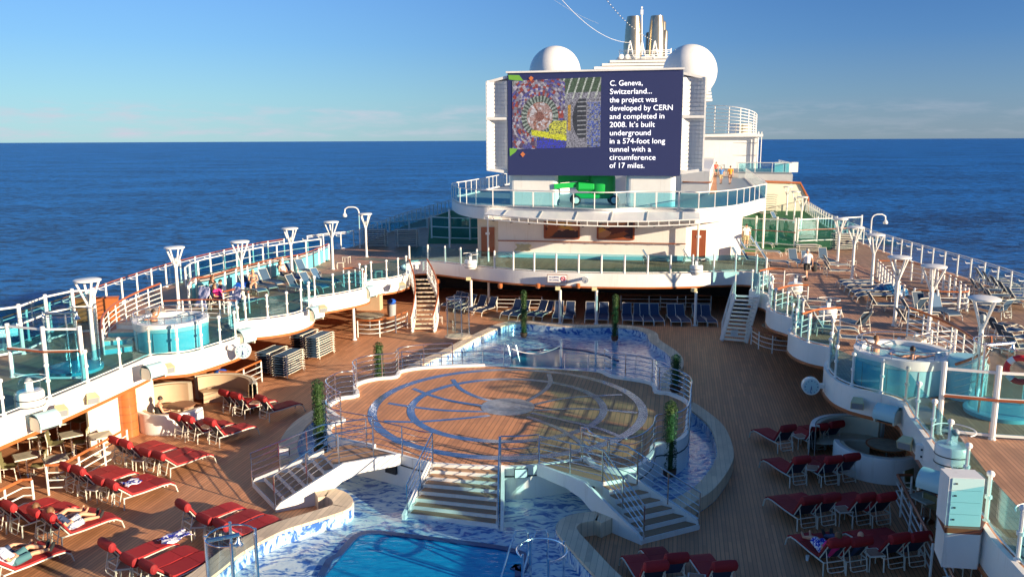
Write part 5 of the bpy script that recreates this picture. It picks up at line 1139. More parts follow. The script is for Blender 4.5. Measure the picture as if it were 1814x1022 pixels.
dome_lamp('domed stage lamp behind the railing at the lower left above the café', G(56, 722, Z2))
dome_lamp('domed stage lamp behind the white cabinet at the right', G(1692, 838, Z2) + Vector((.15, .5, 0)))
dome_lamp('domed stage lamp cut by the right picture edge', G(1812, 1000, Z2) + Vector((.45, .2, 0)))
dome_lamp('domed stage lamp on the bowed deck edge beside the curved stairs', G(833, 478, Z2) + Vector((0, .6, 0)))
dome_lamp('domed stage lamp at the right end of the bowed deck edge', G(1237, 488, Z2) + Vector((0, .6, 0)))
dome_lamp('covered lamp behind the orange rail of the second right bulge', G(1408, 519, Z2))
dome_lamp('covered lamp behind the orange rail of the third right bulge', G(1466, 566, Z2))
# white cabinet on its ledge
cl = G(1667, 1000, 0); z0 = 2.0
cb0, cb1 = DP(1672, 932, 18.4), DP(1734, 935, 18.0)
t = thing('equipment_ledge', 'boxed white ledge with brown top jutting from the right deck edge under the cabinet', 'ledge', (cb0.x, cb0.y, 1.9), 0, None, True)
lg = [tuple(G(x, y, Z2 + .1)[:2]) for x, y in [(1674, 934), (1661, 906), (1664, 886), (1718, 880), (1752, 915), (1738, 938)]]
MB().prism(lg, 2.0, Z2 - .02).build('body', 'white', t, False); MB().prism(lg, Z2 - .019, Z2 + .1).build('top', 'wood_rail', t, False)
ca, cb2 = G(1674, 931, Z2 + .1), G(1736, 934, Z2 + .1); cw = (cb2 - ca).length; cm = (ca + cb2) / 2 + Vector((.05, .28, 0)); ch_ = DP(1700, 847, cm.y - .25).z - Z2 - .1
t = thing('cabinet', 'tall white four-drawer cabinet on the ledge at the lower right', 'cabinet', cm, atan2(cb2.y - ca.y, cb2.x - ca.x), None)
MB().box((0, 0, ch_ / 2), (cw, .5, ch_)).build('body', 'white', t, False)
for q in range(4): MB().box((.02, -.26, ch_ * (.125 + .25 * q)), (cw * .9, .02, ch_ * .24)).build('drawer', 'turquoise_pale', t, False); MB().box((-cw * .3, -.28, ch_ * (.14 + .25 * q)), (.04, .02, .03)).build('latch', 'dark', t, False)

# ================================================================ LOUNGERS
def lounger_proto(kind):
    'foot end towards +Y, origin under the rear legs'
    red = kind.startswith('red'); t = thing('sun_lounger', '', 'sun lounger', (0, 0, 0), 0)
    fm = 'lounger_frame'; flat = kind in ('flat', 'stack')
    W = .31
    mb = MB()
    for s in (-1, 1): mb.tube([(s * W, -.02 if not flat else -.25, .36), (s * W, .6, .345), (s * W, 1.25, .36), (s * W, 1.48, .335), (s * W, 1.6, .25)], .021, 6)
    mb.tube([(-W, 1.6, .25), (W, 1.6, .25)], .018, 5).tube([(-W, .0, .35), (W, .0, .35)], .018, 5); mb.build('frame', fm, t)
    if kind != 'stack':
        for s in (-1, 1):
            MB().tube([(s * W, .0, .36), (s * W * 1.03, -.03, .0)], .021, 6).build('leg', fm, t)
            MB().tube([(s * W, 1.5, .32), (s * W, 1.64, .22), (s * W * 1.02, 1.7, .0)], .021, 6).build('leg', fm, t)
    else:
        for s in (-1, 1):
            MB().tube([(s * W, .0, .36), (s * W * 1.06, -.03, .22)], .022, 5).build('leg', fm, t)
            MB().tube([(s * W, 1.4, .34), (s * W * 1.06, 1.45, .2)], .022, 5).build('leg', fm, t)
    if flat: B = [(-.25, .36), (.3, .352)]
    elif kind == 'red_low': B = [(-.22, .80), (.24, .36)]
    else: B = [(-.17, .95), (.22, .36)]
    if kind in ('blue_up', 'deep_up'): B = [(-.1, 1.0), (.2, .36)]
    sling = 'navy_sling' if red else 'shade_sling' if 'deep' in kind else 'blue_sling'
    (by, bz), (hy, hz) = B
    if not flat:
        mb = MB()
        for s in (-1, 1): mb.tube([(s * (W - .035), by, bz), (s * (W - .035), hy, hz)], .018, 6)
        mb.tube([(-W + .035, by, bz), (W - .035, by, bz)], .018, 5); mb.build('back_frame', fm, t)
        m_y, m_z = by * .55 + hy * .45, bz * .55 + hz * .45
        MB().tube([(-W + .06, m_y, m_z), (-W + .07, m_y - .12, .16), (-W + .14, m_y - .13, .12), (W - .14, m_y - .13, .12), (W - .07, m_y - .12, .16), (W - .06, m_y, m_z)], .014, 5).tube([(-W + .06, m_y - .07, .22), (W - .06, m_y - .07, .22)], .012, 5).build('back_support', fm, t)
        MB().ribbon([(by, bz), (hy, hz)], -W + .045, W - .045, .014).build('back_sling', sling, t, False)
    else: MB().ribbon([(by, bz), (hy, hz)], -W + .03, W - .03, .014).build('back_sling', sling, t, False)
    MB().ribbon([(hy, hz - .005), (.6, .335), (1.25, .35), (1.48, .325), (1.6, .25)], -W + .02, W - .02, .014).build('seat_sling', sling, t, False)
    if red:
        b1 = (by + .03, bz + .03); MB().ribbon([b1, (hy + .02, hz + .03), (.6, .36), (1.05, .372)], -W + .01, W - .01, .055).build('cushion', 'red_pad', t, True)
        MB().ribbon([(1.065, .372), (1.3, .375), (1.48, .345), (1.62, .26)], -W + .01, W - .01, .05).build('cushion', 'red_pad', t, True)
        pl = MB(); d = Vector((0, by - hy, bz - hz)).normalized(); pc = Vector((0, by, bz)) - d * .02 + Vector((0, .02, .02)); pts = [pc + Vector((x, 0, 0)) for x in (-W - .01, -W + .03, -W * .4, W * .4, W - .03, W + .01)]
        pl.tube(pts, [.06, .105, .115, .115, .105, .06], 10, flat=1.25); pl.build('pillow', 'red_pad', t)
    return t
PR = {k_: lounger_proto(k_) for k_ in ('red', 'red_low', 'deep', 'deep_up', 'blue', 'blue_up', 'flat', 'stack', 'red_bare')}
USED = set()
def put(kind, p, ang, label, group, z=None):
    p = Vector(p); src = PR[kind]
    if kind not in USED: USED.add(kind); src.location = p; src.rotation_euler = (0, 0, -R(ang)); src['label'] = label; src['group'] = group; return src
    return dup(src, p, -R(ang), label, group)
def foot(p, ang, L_=1.68): return Vector(p) - Vector((sin(R(ang)), cos(R(ang)), 0)) * L_
def row(kinds, pxs, z, ang, text, group, isfoot=False, jitter=3):
    n = len(pxs)
    for i, (px, py) in enumerate(pxs):
        k_ = kinds if isinstance(kinds, str) else kinds[i]; a = ang + random.uniform(-jitter, jitter); p = G(px, py, z)
        if isfoot: p = foot(p, a)
        lb = text.replace('#', ORD[i] if n > 1 else 'single'); put(k_, p, a, lb, group)
GR = 'red cushioned loungers on the left of the pool deck'
row(['red', 'red', 'red'], [(405, 734), (426, 739), (470, 744)], 0, 38, '# red lounger from the left in the group beside the tan sofa', GR)
row(['red', 'red', 'red'], [(320.5, 779), (343, 783), (381, 789)], 0, 38, '# red lounger from the left in the group before the white booth', GR)
row(['red', 'red', 'red_low', 'red_low'], [(214, 824), (234, 830.5), (271, 838), (294, 844)], 0, 37, '# red lounger from the left in the row touching the café railing end', GR)
row(['red', 'red', 'red_low', 'red_low'], [(129.5, 874), (152, 880.5), (191, 891), (213, 898)], 0, 37, '# red lounger from the left in the row with a printed towel', GR)
row(['red', 'red', 'red', 'red'], [(4, 940), (32, 948), (77.5, 959.5), (103, 968)], 0, 36, '# red lounger from the left in the row with the sunbathing couple', GR)
row(['red_low', 'red_low'], [(-26, 1029), (0.5, 1036)], 0, 36, '# red lounger in the pair at the bottom left corner, counted from the left', GR)
row(['red', 'red_low', 'red_low'], [(336.6, 947), (377, 962.6), (406, 973)], 0, 38, '# red lounger from the left in the group behind the front glass shower', GR)
row(['red', 'red_low', 'red_low'], [(204.5, 1021.5), (247, 1038), (279, 1050)], 0, 38, '# red lounger from the left at the bottom edge with a blue print towel', GR)
GRr = 'red cushioned loungers in the shade on the right of the pool deck'
row('red', [(1390, 801), (1446, 799), (1474.6, 794)], 0, -17, '# red lounger from the left in the shaded row nearest the right booth bench', GRr)
row('red', [(1413, 861), (1468.6, 860.6), (1500, 856)], 0, -17, '# red lounger from the left in the shaded row beside the blue-white booth wall', GRr)
row('red', [(1428, 937), (1463, 933), (1524.7, 932), (1560, 931.6)], 0, -16, '# red lounger from the left in the shaded row of four without people', GRr)
row('red', [(1476, 1016.5), (1515.7, 1014.6), (1582, 1009), (1619, 1006)], 0, -15, '# red lounger from the left in the shaded row with two people', GRr)
row(['red', 'red_bare', 'red'], [(1157, 1061), (1193, 1046), (1277, 1061)], 0, -10, '# red-pillowed lounger from the left at the bottom middle edge', GRr)
# blue loungers under the bowed edge
GB = 'blue loungers in the shade under the bowed deck edge'
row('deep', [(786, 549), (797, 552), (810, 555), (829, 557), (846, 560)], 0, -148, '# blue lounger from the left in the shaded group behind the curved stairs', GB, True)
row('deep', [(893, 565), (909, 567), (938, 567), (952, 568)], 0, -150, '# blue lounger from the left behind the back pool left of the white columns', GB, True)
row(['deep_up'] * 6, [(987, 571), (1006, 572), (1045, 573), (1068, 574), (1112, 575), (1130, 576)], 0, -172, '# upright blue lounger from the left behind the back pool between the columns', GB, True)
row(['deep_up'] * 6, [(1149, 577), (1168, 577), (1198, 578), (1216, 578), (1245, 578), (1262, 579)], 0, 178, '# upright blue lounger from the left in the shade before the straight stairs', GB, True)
# upper deck left
GL = 'blue loungers on the left upper deck'
row('blue', [(467, 524), (486, 518), (499, 511), (530, 502), (543, 499), (562, 491)], Z2, 128, '# blue lounger from the left in the row along the turquoise panelled railing', GL, True)
row('blue', [(600, 508), (580, 517), (556, 522)], Z2, 120, '# blue lounger from the right behind the glass near the reclining woman', GL, True)
row('blue', [(405, 545), (425, 541)], Z2, 118, '# blue lounger beside the couple on the left upper deck', GL, True)
row('blue_up', [(366, 549), (423, 549)], Z2, 25, '# lounger draped with a striped towel on the left bulge', GL)
# upper deck middle
row('blue', [(1142, 467), (1213, 466)], Z2, 110, '# dark teal lounger beside the white deck house wall, counted from the left', 'teal loungers before the white deck house')
# upper deck right
GU = 'blue loungers on the right upper deck'
row('flat', [(1484, 508), (1492, 513), (1500, 519), (1508, 526), (1514, 533)], Z2, -88, '# lounger from the back in the tight row of flat dark loungers', GU, True)
row('blue', [(1541, 551), (1600, 563), (1592, 583), (1632, 548)], Z2, 96, '# blue lounger, head to the left, between lamp posts and right hot tub', GU)
row('blue', [(1629, 563), (1530, 590), (1781, 566)], Z2, -22, '# white-framed lounger seen from behind on the right upper deck, counted outwards from the middle', GU)
row('blue_up', [(1662, 567), (1693, 569)], Z2, 172, '# large blue lounger facing the camera behind the right hot tub', GU, True)
row('blue', [(1712, 549), (1722, 524), (1738, 534), (1750, 545), (1731, 503), (1744, 510), (1758, 519), (1772, 529), (1786, 540)], Z2, 102, '# lounger in the cluster between the round stairwell and the sea railing, counted outwards', GU)
row('blue_up', [(1421, 474), (1444, 478), (1474, 472)], Z2, 178, '# upright blue lounger beside the walking man in the white shirt, counted from the left', GU, True)
row('blue', [(1462, 478), (1463, 489)], Z2, 98, '# lounger with its foot to the right behind the walking man', GU)
row('blue', [(1303, 441), (1314, 449), (1330, 437), (1300, 462), (1318, 468), (1341, 452), (1352, 470)], Z2, 118, '# teal lounger in the cluster beside the white deck house on the right', GU)
row('blue', [(1405, 541), (1424, 557), (1447, 592), (1478, 610)], Z2, 105, '# lounger behind the glass of the right bulges, counted towards the camera', GU)
row('blue', [(1742, 590), (1756, 600), (1770, 614), (1786, 630)], Z2, 80, '# lounger at the right picture edge beyond the large lamp post, counted from the back', GU)
row('blue', [(1369, 392)], Z2, 150, 'lone lounger on the green turf at the far right', GU)
# stacks: each lounger of a stack is a lounger
def stack(c, ang, n, dz, where, group, z0=0):
    for i in range(n):
        lab = 'blue lounger in %s, %s' % (where, 'at the bottom' if i == 0 else 'on top' if i == n - 1 else '%s from the bottom' % ORD[i])
        put('stack', Vector((c[0], c[1], z0 + i * dz - .18)) - Vector((sin(R(ang)), cos(R(ang)), 0)) * .8 + Vector((random.uniform(-.015, .015), random.uniform(-.015, .015), 0)), ang, lab, group)
GS = 'stacked blue loungers'
stack((-10.65, 38.0), 17, 9, .115, 'the nearest right stack below the left bulges', GS); stack((-11.6, 38.6), 17, 9, .115, 'the nearest left stack below the left bulges', GS)
stack((-9.9, 41.3), 17, 9, .125, 'the farther right stack below the left bulges', GS); stack((-10.85, 41.9), 17, 9, .125, 'the farther left stack below the left bulges', GS)
p = G(668, 437, Z2); stack(p, 84, 9, .15, 'the left stack by the far left railing', GS, Z2); p = G(724, 437, Z2); stack(p, 84, 9, .15, 'the right stack by the far left railing', GS, Z2)
p = G(1497, 443, Z2); stack(p, 80, 9, .13, 'the tall stack at the right lamp posts', GS, Z2); p = G(1433, 447, Z2); stack(p, 90, 4, .13, 'the low stack behind the walking man', GS, Z2)
p = G(1311, 432, Z2); stack(p, 100, 9, .15, 'the stack against the deck house wall', GS, Z2)
p = G(1363, 380, Z2); stack(p, 100, 9, .25, 'the distant stack on the turf', GS, Z2)
for k_, src in PR.items():
    if k_ not in USED: bpy.data.objects.remove(src)
# towels
def drape(name, label, cat, p, size, ang, m_, z, pitch=0, seed=0):
    t = MB(); rnd = random.Random(seed); n = 8; i0 = 0
    for i in range(n + 1):
        for j in range(n + 1):
            x, y = (i / n - .5) * size[0], (j / n - .5) * size[1]; e_ = 1 + .18 * sin(i * 1.7 + j * .9 + seed); h = .03 + .035 * rnd.random() + .03 * sin(i * 1.3 + seed) * cos(j * 1.1)
            t.v.append(Vector((x * e_, y * (1 + .12 * sin(i * 2.1 + seed)), h)))
    for i in range(n):
        for j in range(n): a = i * (n + 1) + j; t.f.append((a, a + 1, a + n + 2, a + n + 1))
    rm = Matrix.Rotation(R(pitch), 3, 'X'); t.v = [rm @ v for v in t.v]
    o = t.build(name, m_, None); o.location = Vector((p[0], p[1], z)); o.rotation_euler = (0, 0, -R(ang)); sd_ = o.modifiers.new('s', 'SOLIDIFY'); sd_.thickness = .015
    return tag(o, label, cat)
drape('towel', 'blue and white printed towel lying on the red lounger above the sunbathing couple', 'towel', DP(234, 860, 24.2), (.42, .5), 37, 'towel_print', .44, 0, 2)
drape('towel', 'blue and white printed towel lying on the red lounger at the bottom edge', 'towel', DP(312, 985, 20.6), (.5, .75), 38, 'towel_print', .44, 0, 4)
q = G(367, 549, Z2); drape('towel', 'blue and white striped towel over the lounger back left of the couple', 'towel', (q.x - .05, q.y - .22, 0), (.66, 1.0), 25, 'towel_stripe', Z2 + .68, 66, 1)
q = G(423, 549, Z2); drape('towel', 'blue and white striped towel over the lounger back right of the couple', 'towel', (q.x - .05, q.y - .22, 0), (.66, 1.0), 25, 'towel_stripe', Z2 + .68, 66, 3)
q = G(427, 520, Z2); drape('towel', 'crumpled bright blue towel beside the seated woman in the bikini', 'towel', q, (.6, .5), 0, 'bright_blue', Z2 + .45, 20, 6)
q = G(925, 468, Z2); drape('towel', 'yellow and blue towel bundle hung on the white deck house wall rail', 'towel', hA.lerp(hB, .14) + wn_ * .25, (1.0, .5), 10, 'lamp_yellow', Z2 + .75, 60, 7)
# side tables
def side_table(label, p):
    t = thing('side_table', label, 'table', p, R(random.uniform(-20, 20)), 'small white side tables among the loungers')
    MB().box((0, 0, .42), (.44, .44, .03)).build('frame', 'lounger_frame', t, False); MB().box((0, 0, .442), (.36, .36, .012)).build('tile_top', 'tile_top', t, False)
    for x in (-.2, .2):
        for y in (-.2, .2): MB().tube([(x, y, 0), (x, y, .41)], .016, 5).build('leg', 'lounger_frame', t)
for px, py, z, lb in ((455, 730, 0, 'small side table between the red loungers beside the tan sofa'), (366, 775, 0, 'small side table between the red loungers before the white booth'), (252, 833, 0, 'small side table in the red row touching the café railing'), (172, 886, 0, 'small side table in the red row with the printed towel'), (356, 953, 0, 'small side table behind the front glass shower'), (226, 1028, 0, 'small side table at the bottom edge beside the red loungers'),
                      (1416, 792, 0, 'small side table in the shaded row nearest the right booth bench'), (1438, 850, 0, 'small side table in the shaded row beside the blue-white booth wall'), (1491, 926, 0, 'small side table in the shaded row of four without people'), (1545, 1005, 0, 'small side table in the shaded row with two people'), (1233, 1052, 0, 'small tile-topped side table at the bottom middle edge'), (777, 573, 0, 'small white side table at the foot of the curved stairs'),
                      (603, 476, Z2, 'small white side table at the lamp post on the left upper deck, left of two'), (614, 466, Z2, 'small white side table on the left upper deck, farthest of three'), (671, 492, Z2, 'small white side table behind glass near the curved stairs'), (1397, 452, Z2, 'small white side table in front of the bright green turf'), (1508, 473, Z2, 'small white side table between the right lamp posts'), (1787, 590, Z2, 'small white side table at the right picture edge'), (1255, 452, Z2, 'small white side table beside the blue bags at the deck house')):
    side_table(lb, G(px, py, z))
# ================================================================ BOOTHS, CAFÉ, RAILINGS BELOW
def arc_seat(name, label, c, r, a0, a1, hb, hs, m_wall, m_seat, tbl=None, rz=0, cat='seating booth'):
    t = thing(name, label, cat, (c[0], c[1], 0), 0, None)
    MB().lathe((0, 0, 0), [(r, 0), (r * 1.0, hb * .9), (r - .03, hb), (r - .18, hb), (r - .2, 0)], 24, R(a0), R(a1)).build('wall', m_wall, t)
    MB().lathe((0, 0, 0), [(r - .21, .3), (r - .21, hb * .99), (r - .33, hb * .97), (r - .36, .46)], 24, R(a0 + 2), R(a1 - 2)).build('backrest', m_seat, t)
    MB().lathe((0, 0, 0), [(r - .3, .1), (r - .25, hs), (r - .95, hs + .02), (r - 1.0, hs - .04), (r - .95, 0)], 24, R(a0 + 2), R(a1 - 2)).build('seat', m_seat, t)
    return t
c = G(285, 771, 0); c.y += 1.25; BTH = c
arc_seat('booth', 'white round booth with tan bench and a man in black, beside the orange column', c, 1.3, 165, 350, .78, .45, 'white', 'cushion_tan')
arc_seat('curved_bench', 'tall tan curved bench back behind the white booth at the left', c + Vector((-.25, .25, 0)), 1.5, 75, 160, 1.25, .45, 'cream', 'cushion_tan')
t = thing('round_table', 'round wooden table inside the left booth', 'table', c + Vector((.25, .25, 0))); MB().lathe((0, 0, 0), [(.3, 0), (.05, .06), (.05, .68)], 12).build('pedestal', 'steel', t); MB().lathe((0, 0, 0), [(.5, .68), (.52, .70), (.52, .73), (.001, .731)], 24).build('top', 'tile_top', t)
c = G(372, 735, 0); c.y += .4
arc_seat('curved_sofa', 'long tan curved sofa with high back beside the blue bin at the left', c + Vector((-.2, .3, 0)), 1.9, 5, 130, 1.05, .45, 'cream', 'cushion_tan', cat='sofa')
arc_seat('booth', 'blue-white round booth wall with grey top at the right in the shade', G(1563, 855, 0) + Vector((.4, 1.25, 0)), 1.45, 160, 345, .85, .45, 'white', 'cream')
arc_seat('curved_bench', 'cream curved bench back lit by the sun behind the right booth', G(1563, 855, 0) + Vector((.1, 2.0, 0)), 1.7, 40, 170, 1.1, .45, 'white', 'cream')
t = thing('round_table', 'round marble-topped table with orange rim in the right booth', 'table', G(1563, 855, 0) + Vector((.75, 1.45, 0))); MB().lathe((0, 0, 0), [(.3, 0), (.05, .06), (.05, .70)], 12).build('pedestal', 'steel', t); MB().lathe((0, 0, 0), [(.66, .70), (.68, .72), (.68, .745)], 28).build('rim', 'wood_trim', t); MB().lathe((0, 0, 0), [(.62, .746), (.001, .75)], 28).build('top', 'marble_top', t)
t = thing('waste_bin', 'white waste bin with bright blue lid beside the tan sofa', 'bin', G(393, 688, 0)); MB().lathe((0, 0, 0), [(.24, 0), (.28, .72)], 16).build('body', 'white', t); MB().lathe((0, 0, 0), [(.3, .72), (.3, .8), (.2, .87), (.001, .9)], 16).build('lid', 'bright_blue', t)
t = thing('waste_bin', 'grey bin with crumpled blue bag in the shade left of the curved stairs', 'bin', G(694, 560, 0)); MB().lathe((0, 0, 0), [(.26, 0), (.3, .8)], 14).build('body', 'grey_paint', t); MB().ball((.0, 0, .95), .3, 10, (1, 1, .6)).build('blue_bag', 'bright_blue', t)
t = thing('towel_cart', 'cream cart with two blue bags against the white deck house wall', 'cart', G(1280, 450, Z2)); MB().box((0, 0, .5), (1.3, .6, .8)).build('body', 'cushion_tan', t, False)
for x in (-.35, .35): MB().ball((x, 0, 1.0), .36, 10, (1, .9, .5)).build('blue_bag', 'bright_blue', t)
t = thing('round_table', 'large round marble table behind the curved white rail at the left', 'table', G(655, 580, 0)); MB().lathe((0, 0, 0), [(.35, 0), (.07, .06), (.07, .70)], 12).build('pedestal', 'steel', t); MB().lathe((0, 0, 0), [(.85, .70), (.88, .72), (.88, .75), (.001, .755)], 28).build('top', 'marble_top', t)
t = thing('round_table', 'dark round table behind the curved white rail at the right', 'table', G(1375, 600, 0)); MB().lathe((0, 0, 0), [(.35, 0), (.07, .06), (.07, .70)], 12).build('pedestal', 'steel', t); MB().lathe((0, 0, 0), [(.8, .70), (.82, .72), (.82, .75), (.001, .755)], 28).build('top', 'marble_top', t)
t = thing('service_counter', 'tan counter block in the shade behind the round marble table', 'counter', G(655, 548, 0)); MB().box((0, 0, .5), (1.6, .7, 1.0), R(-8)).build('body', 'cushion_tan', t, False); MB().box((0, 0, 1.03), (1.7, .8, .05), R(-8)).build('top', 'cream', t, False)
def low_rail(label, path, cap='wood_trim', sp_=1.1): return fence('deck_railing', label, 'railing', path, sp_, 'white', None, (), (.25, .5, .75), rail_r=.022, cap=cap, cap_r=.045, cap_z=1.0)
z_ = lambda P_: [Vector((p.x, p.y, 0)) for p in P_]
low_rail('white railing with orange wood cap between the café tables and the red loungers', z_([G(81, 824, 1), G(109, 823, 1), G(224, 759, 1)]))
low_rail('short white railing with orange wood cap at the left edge behind the sunbathers', z_([G(-40, 888, 1), G(38, 850, 1), G(56, 849, 1)]))
low_rail('white railing with orange wood cap beside the blue-lidded bin', z_([G(388, 658, 1), G(417, 659, 1), G(462, 639, 1)]))
low_rail('white railing with brown wood cap between the right booth and the cabinet', z_([G(1616, 841, 1), G(1590, 841, 1), G(1653, 960, 1)]), 'wood_rail')
low_rail('short white railing with brown cap at the bottom right corner', z_([G(1690, 985, 1), G(1674, 988, 1), G(1706, 1060, 1)]), 'wood_rail')
low_rail('curved white railing with brown cap around the marble table beside the curved stairs', z_(spline([G(633, 567, 1), G(660, 568, 1), G(690, 563, 1), G(721, 552, 1)], 5)), sp_=1.2)
low_rail('curved white railing around the dark table beside the straight stairs', z_(spline([G(1332, 578, 1), G(1350, 588, 1), G(1375, 594, 1), G(1406, 597, 1)], 5)), 'wood_rail', 1.2)
for k_, (x0, x1) in enumerate(((880, 960), (1100, 1200), (1170, 1260))):
    low_rail('dim white railing deep in the shade behind the blue loungers, %s from the left' % ORD[k_], [Vector((DP(x0, 530, 52.5).x, 52.5, 0)), Vector((DP(x1, 530, 52.2).x, 52.2, 0))], 'wood_rail', 1.6)
# café
def cafe_table(label, p, rz):
    t = thing('cafe_table', label, 'table', p, rz, 'square café tables at the left')
    MB().lathe((0, 0, 0), [(.28, 0), (.28, .02), (.04, .05), (.035, .70)], 14).build('pedestal', 'steel', t); MB().box((0, 0, .715), (.72, .72, .03)).build('edge', 'lounger_frame', t, False); MB().box((0, 0, .736), (.68, .68, .012)).build('top', 'marble_top', t, False)
for (px, py), lb in zip([(45, 806), (125, 768), (98, 811), (178, 770), (66, 767), (100, 748)], ['square café table nearest the left edge', 'square café table in the middle of the café', 'square café table touching the railing, left one', 'square café table touching the railing at the column', 'square café table half under the left deck edge', 'square café table deepest under the deck edge']):
    q = G(px, py, .74); cafe_table(lb, Vector((q.x, q.y, 0)), R(38))
def chair_proto():
    t = thing('cafe_chair', '', 'chair', (0, 0, 0), 0, 'olive café chairs at the left')
    MB().ribbon([(-.23, .92), (-.22, .7), (-.17, .5), (-.1, .44), (.24, .45)], -.22, .22, .02).build('shell', 'olive_shell', t)
    for s in (-1, 1):
        MB().tube([(s * .22, -.25, .9), (s * .235, -.2, .55), (s * .24, -.22, 0)], .016, 5).build('leg', 'lounger_frame', t); MB().tube([(s * .23, -.17, .43), (s * .235, .2, .43), (s * .24, .24, 0)], .016, 5).build('leg', 'lounger_frame', t)
    return t
ch0 = chair_proto()
CH = [((18, 848), 70, 'olive café chair nearest the left edge, left of its table'), ((72, 846), -110, 'olive café chair right of the table nearest the left edge'), ((72, 800), 20, 'olive café chair with its back to the railing table, left one'), ((100, 806), 70, 'dark olive café chair left of the middle café table'), ((146, 803), -110, 'olive café chair right of the middle café table'), ((192, 775), 180, 'olive café chair before the cream service wall'), ((143, 764), 200, 'olive café chair behind the middle café table'), ((45, 790), 60, 'olive café chair half under the deck edge'),
      ((1618, 885), 150, 'olive chair beside the dark column at the right'), ((1652, 925), 60, 'olive chair behind the brown-capped railing at the right'), ((1712, 1030), 0, 'olive chair under the ledge at the bottom right')]
for i, ((px, py), a, lb) in enumerate(CH):
    o = ch0 if i == 0 else dup(ch0, (0, 0, 0), 0); o.location = G(px, py, 0); o.rotation_euler = (0, 0, -R(a)); o['label'] = lb
    if i > 7: o['group'] = 'olive café chairs at the right'
q = G(1640, 880, .74); cafe_table('pale café table behind the brown-capped railing at the right', Vector((q.x, q.y, 0)), R(20))
# round stairwell on the right upper deck
well = [G(x, y, Z2 + 1.05) for x, y in [(1555, 462), (1595, 463), (1636, 470), (1683, 490), (1716, 514), (1690, 517), (1640, 515), (1604, 509), (1575, 482)]]
fence('stairwell_railing', 'round white railing with orange brown cap around the stairwell on the right upper deck', 'railing', z_([Vector((p.x, p.y, 0)) for p in spline(well + [well[0]], 4)]) if False else [Vector((p.x, p.y, Z2)) for p in spline(well + [well[0]], 4)], 1.0, 'fat', None, (), (.25, .5, .75), rail_r=.02, cap='wood_trim', cap_r=.04, cap_z=1.05)
wc = sum(well, Vector()) / len(well); t = thing('curved_cover', 'blue striped rounded cover inside the round stairwell railing', 'cover', (wc.x - 1.4, wc.y + .2, Z2), 0, None)
m, n, b = _new('cover_stripe'); g = nd(n, 'ShaderNodeTexCoord'); wv = nd(n, 'ShaderNodeTexWave', i_Scale=2.2, i_Distortion=.6, i_Detail=2.0); r = nd(n, 'ShaderNodeValToRGB'); r.color_ramp.elements[0].color = (.01, .07, .2, 1); r.color_ramp.elements[1].color = (.02, .17, .36, 1); n.links.new(g.outputs['Object'], wv.inputs[0]); n.links.new(wv.outputs[0], r.inputs[0]); n.links.new(r.outputs[0], b.inputs['Base Color']); b.inputs['Roughness'].default_value = .3
MB().ball((0, 0, .1), .85, 20, (1.1, .9, .65), 0).build('hood', 'cover_stripe', t); MB().tube([(-.95 * cos(a * pi / 10), 0, .1 + .58 * sin(a * pi / 10)) for a in range(11)], .04, 5).build('rib', 'white_rail', t)
# life ring at the right edge
p = DP(1808, 655, 22.0); t = thing('life_ring', 'red and white life ring against the tan panel at the right edge', 'life ring', p, R(-35)); mb = MB().tube([(.34 * cos(a * pi / 12), 0, .34 * sin(a * pi / 12)) for a in range(24)], .085, 8, closed=True); mb.build('ring', 'red_sign', t)
for a in (45, 135, 225, 315): mb = MB().tube([(.34 * cos(R(a + d_)), 0, .34 * sin(R(a + d_))) for d_ in (-14, 0, 14)], .09, 8); mb.build('white_band', 'cloth_white', t)
t = thing('wood_panel', 'orange wooden panel on the outer wall beyond the left glass shower', 'panel', G(170, 590, Z2), 0); MB().box((-.9, 2.0, .6), (1.9, .15, 1.1), R(12)).build('board', 'wood_trim', t, False); MB().box((-.9, 1.95, 1.2), (2.0, .2, .08), R(12)).build('cap', 'wood_rail', t, False)
t = thing('drink_cup', 'small white cup standing on the deck beside the shaded row with two people', 'cup', G(1430, 992, 0)); MB().lathe((0, 0, 0), [(.035, 0), (.05, .14), (.045, .14), (.035, .02)], 12).build('cup', 'cloth_white', t)

# ================================================================ PEOPLE
def body_mesh(name, parts, balls, material, voxel, parent):
    mb = MB()
    for pts, rs in parts: mb.tube(pts, rs, 10)
    for c_, r_, s_ in balls: mb.ball(c_, r_, 12, s_)
    me = mb.mesh(name, material, False); tmp = bpy.data.objects.new('tmp', me); col.objects.link(tmp)
    md = tmp.modifiers.new('r', 'REMESH'); md.mode = 'VOXEL'; md.voxel_size = voxel; md.use_smooth_shade = True
    sm = tmp.modifiers.new('s', 'SMOOTH'); sm.factor = .5; sm.iterations = 2
    dg = bpy.context.evaluated_depsgraph_get(); m2 = bpy.data.meshes.new_from_object(tmp.evaluated_get(dg)); m2.name = name; bpy.data.objects.remove(tmp)
    m2.materials.clear(); m2.materials.append(M[material]); o = bpy.data.objects.new(name, m2); col.objects.link(o); o.parent = parent; return o
def hand(parts, w, d):
    d = d.normalized(); a = d.cross(Vector((0, 0, 1))); a = a.normalized() if a.length > .1 else Vector((0, 1, 0)); nn = d.cross(a)
    parts.append(([w, w + d * .05, w + d * .09], [.027, .036, .034]))
    for k_, (o_, l_) in enumerate(((-.03, .068), (-.011, .08), (.009, .076), (.028, .06))):
        b_ = w + d * .085 + a * o_; parts.append(([b_, b_ + d * l_ * .5 + nn * .004, b_ + d * l_ * .85 + nn * .018], [.011, .010, .009]))
    b_ = w + d * .03 + a * -.03; parts.append(([b_, b_ + d * .03 - a * .025, b_ + d * .055 - a * .035], [.013, .012, .010]))
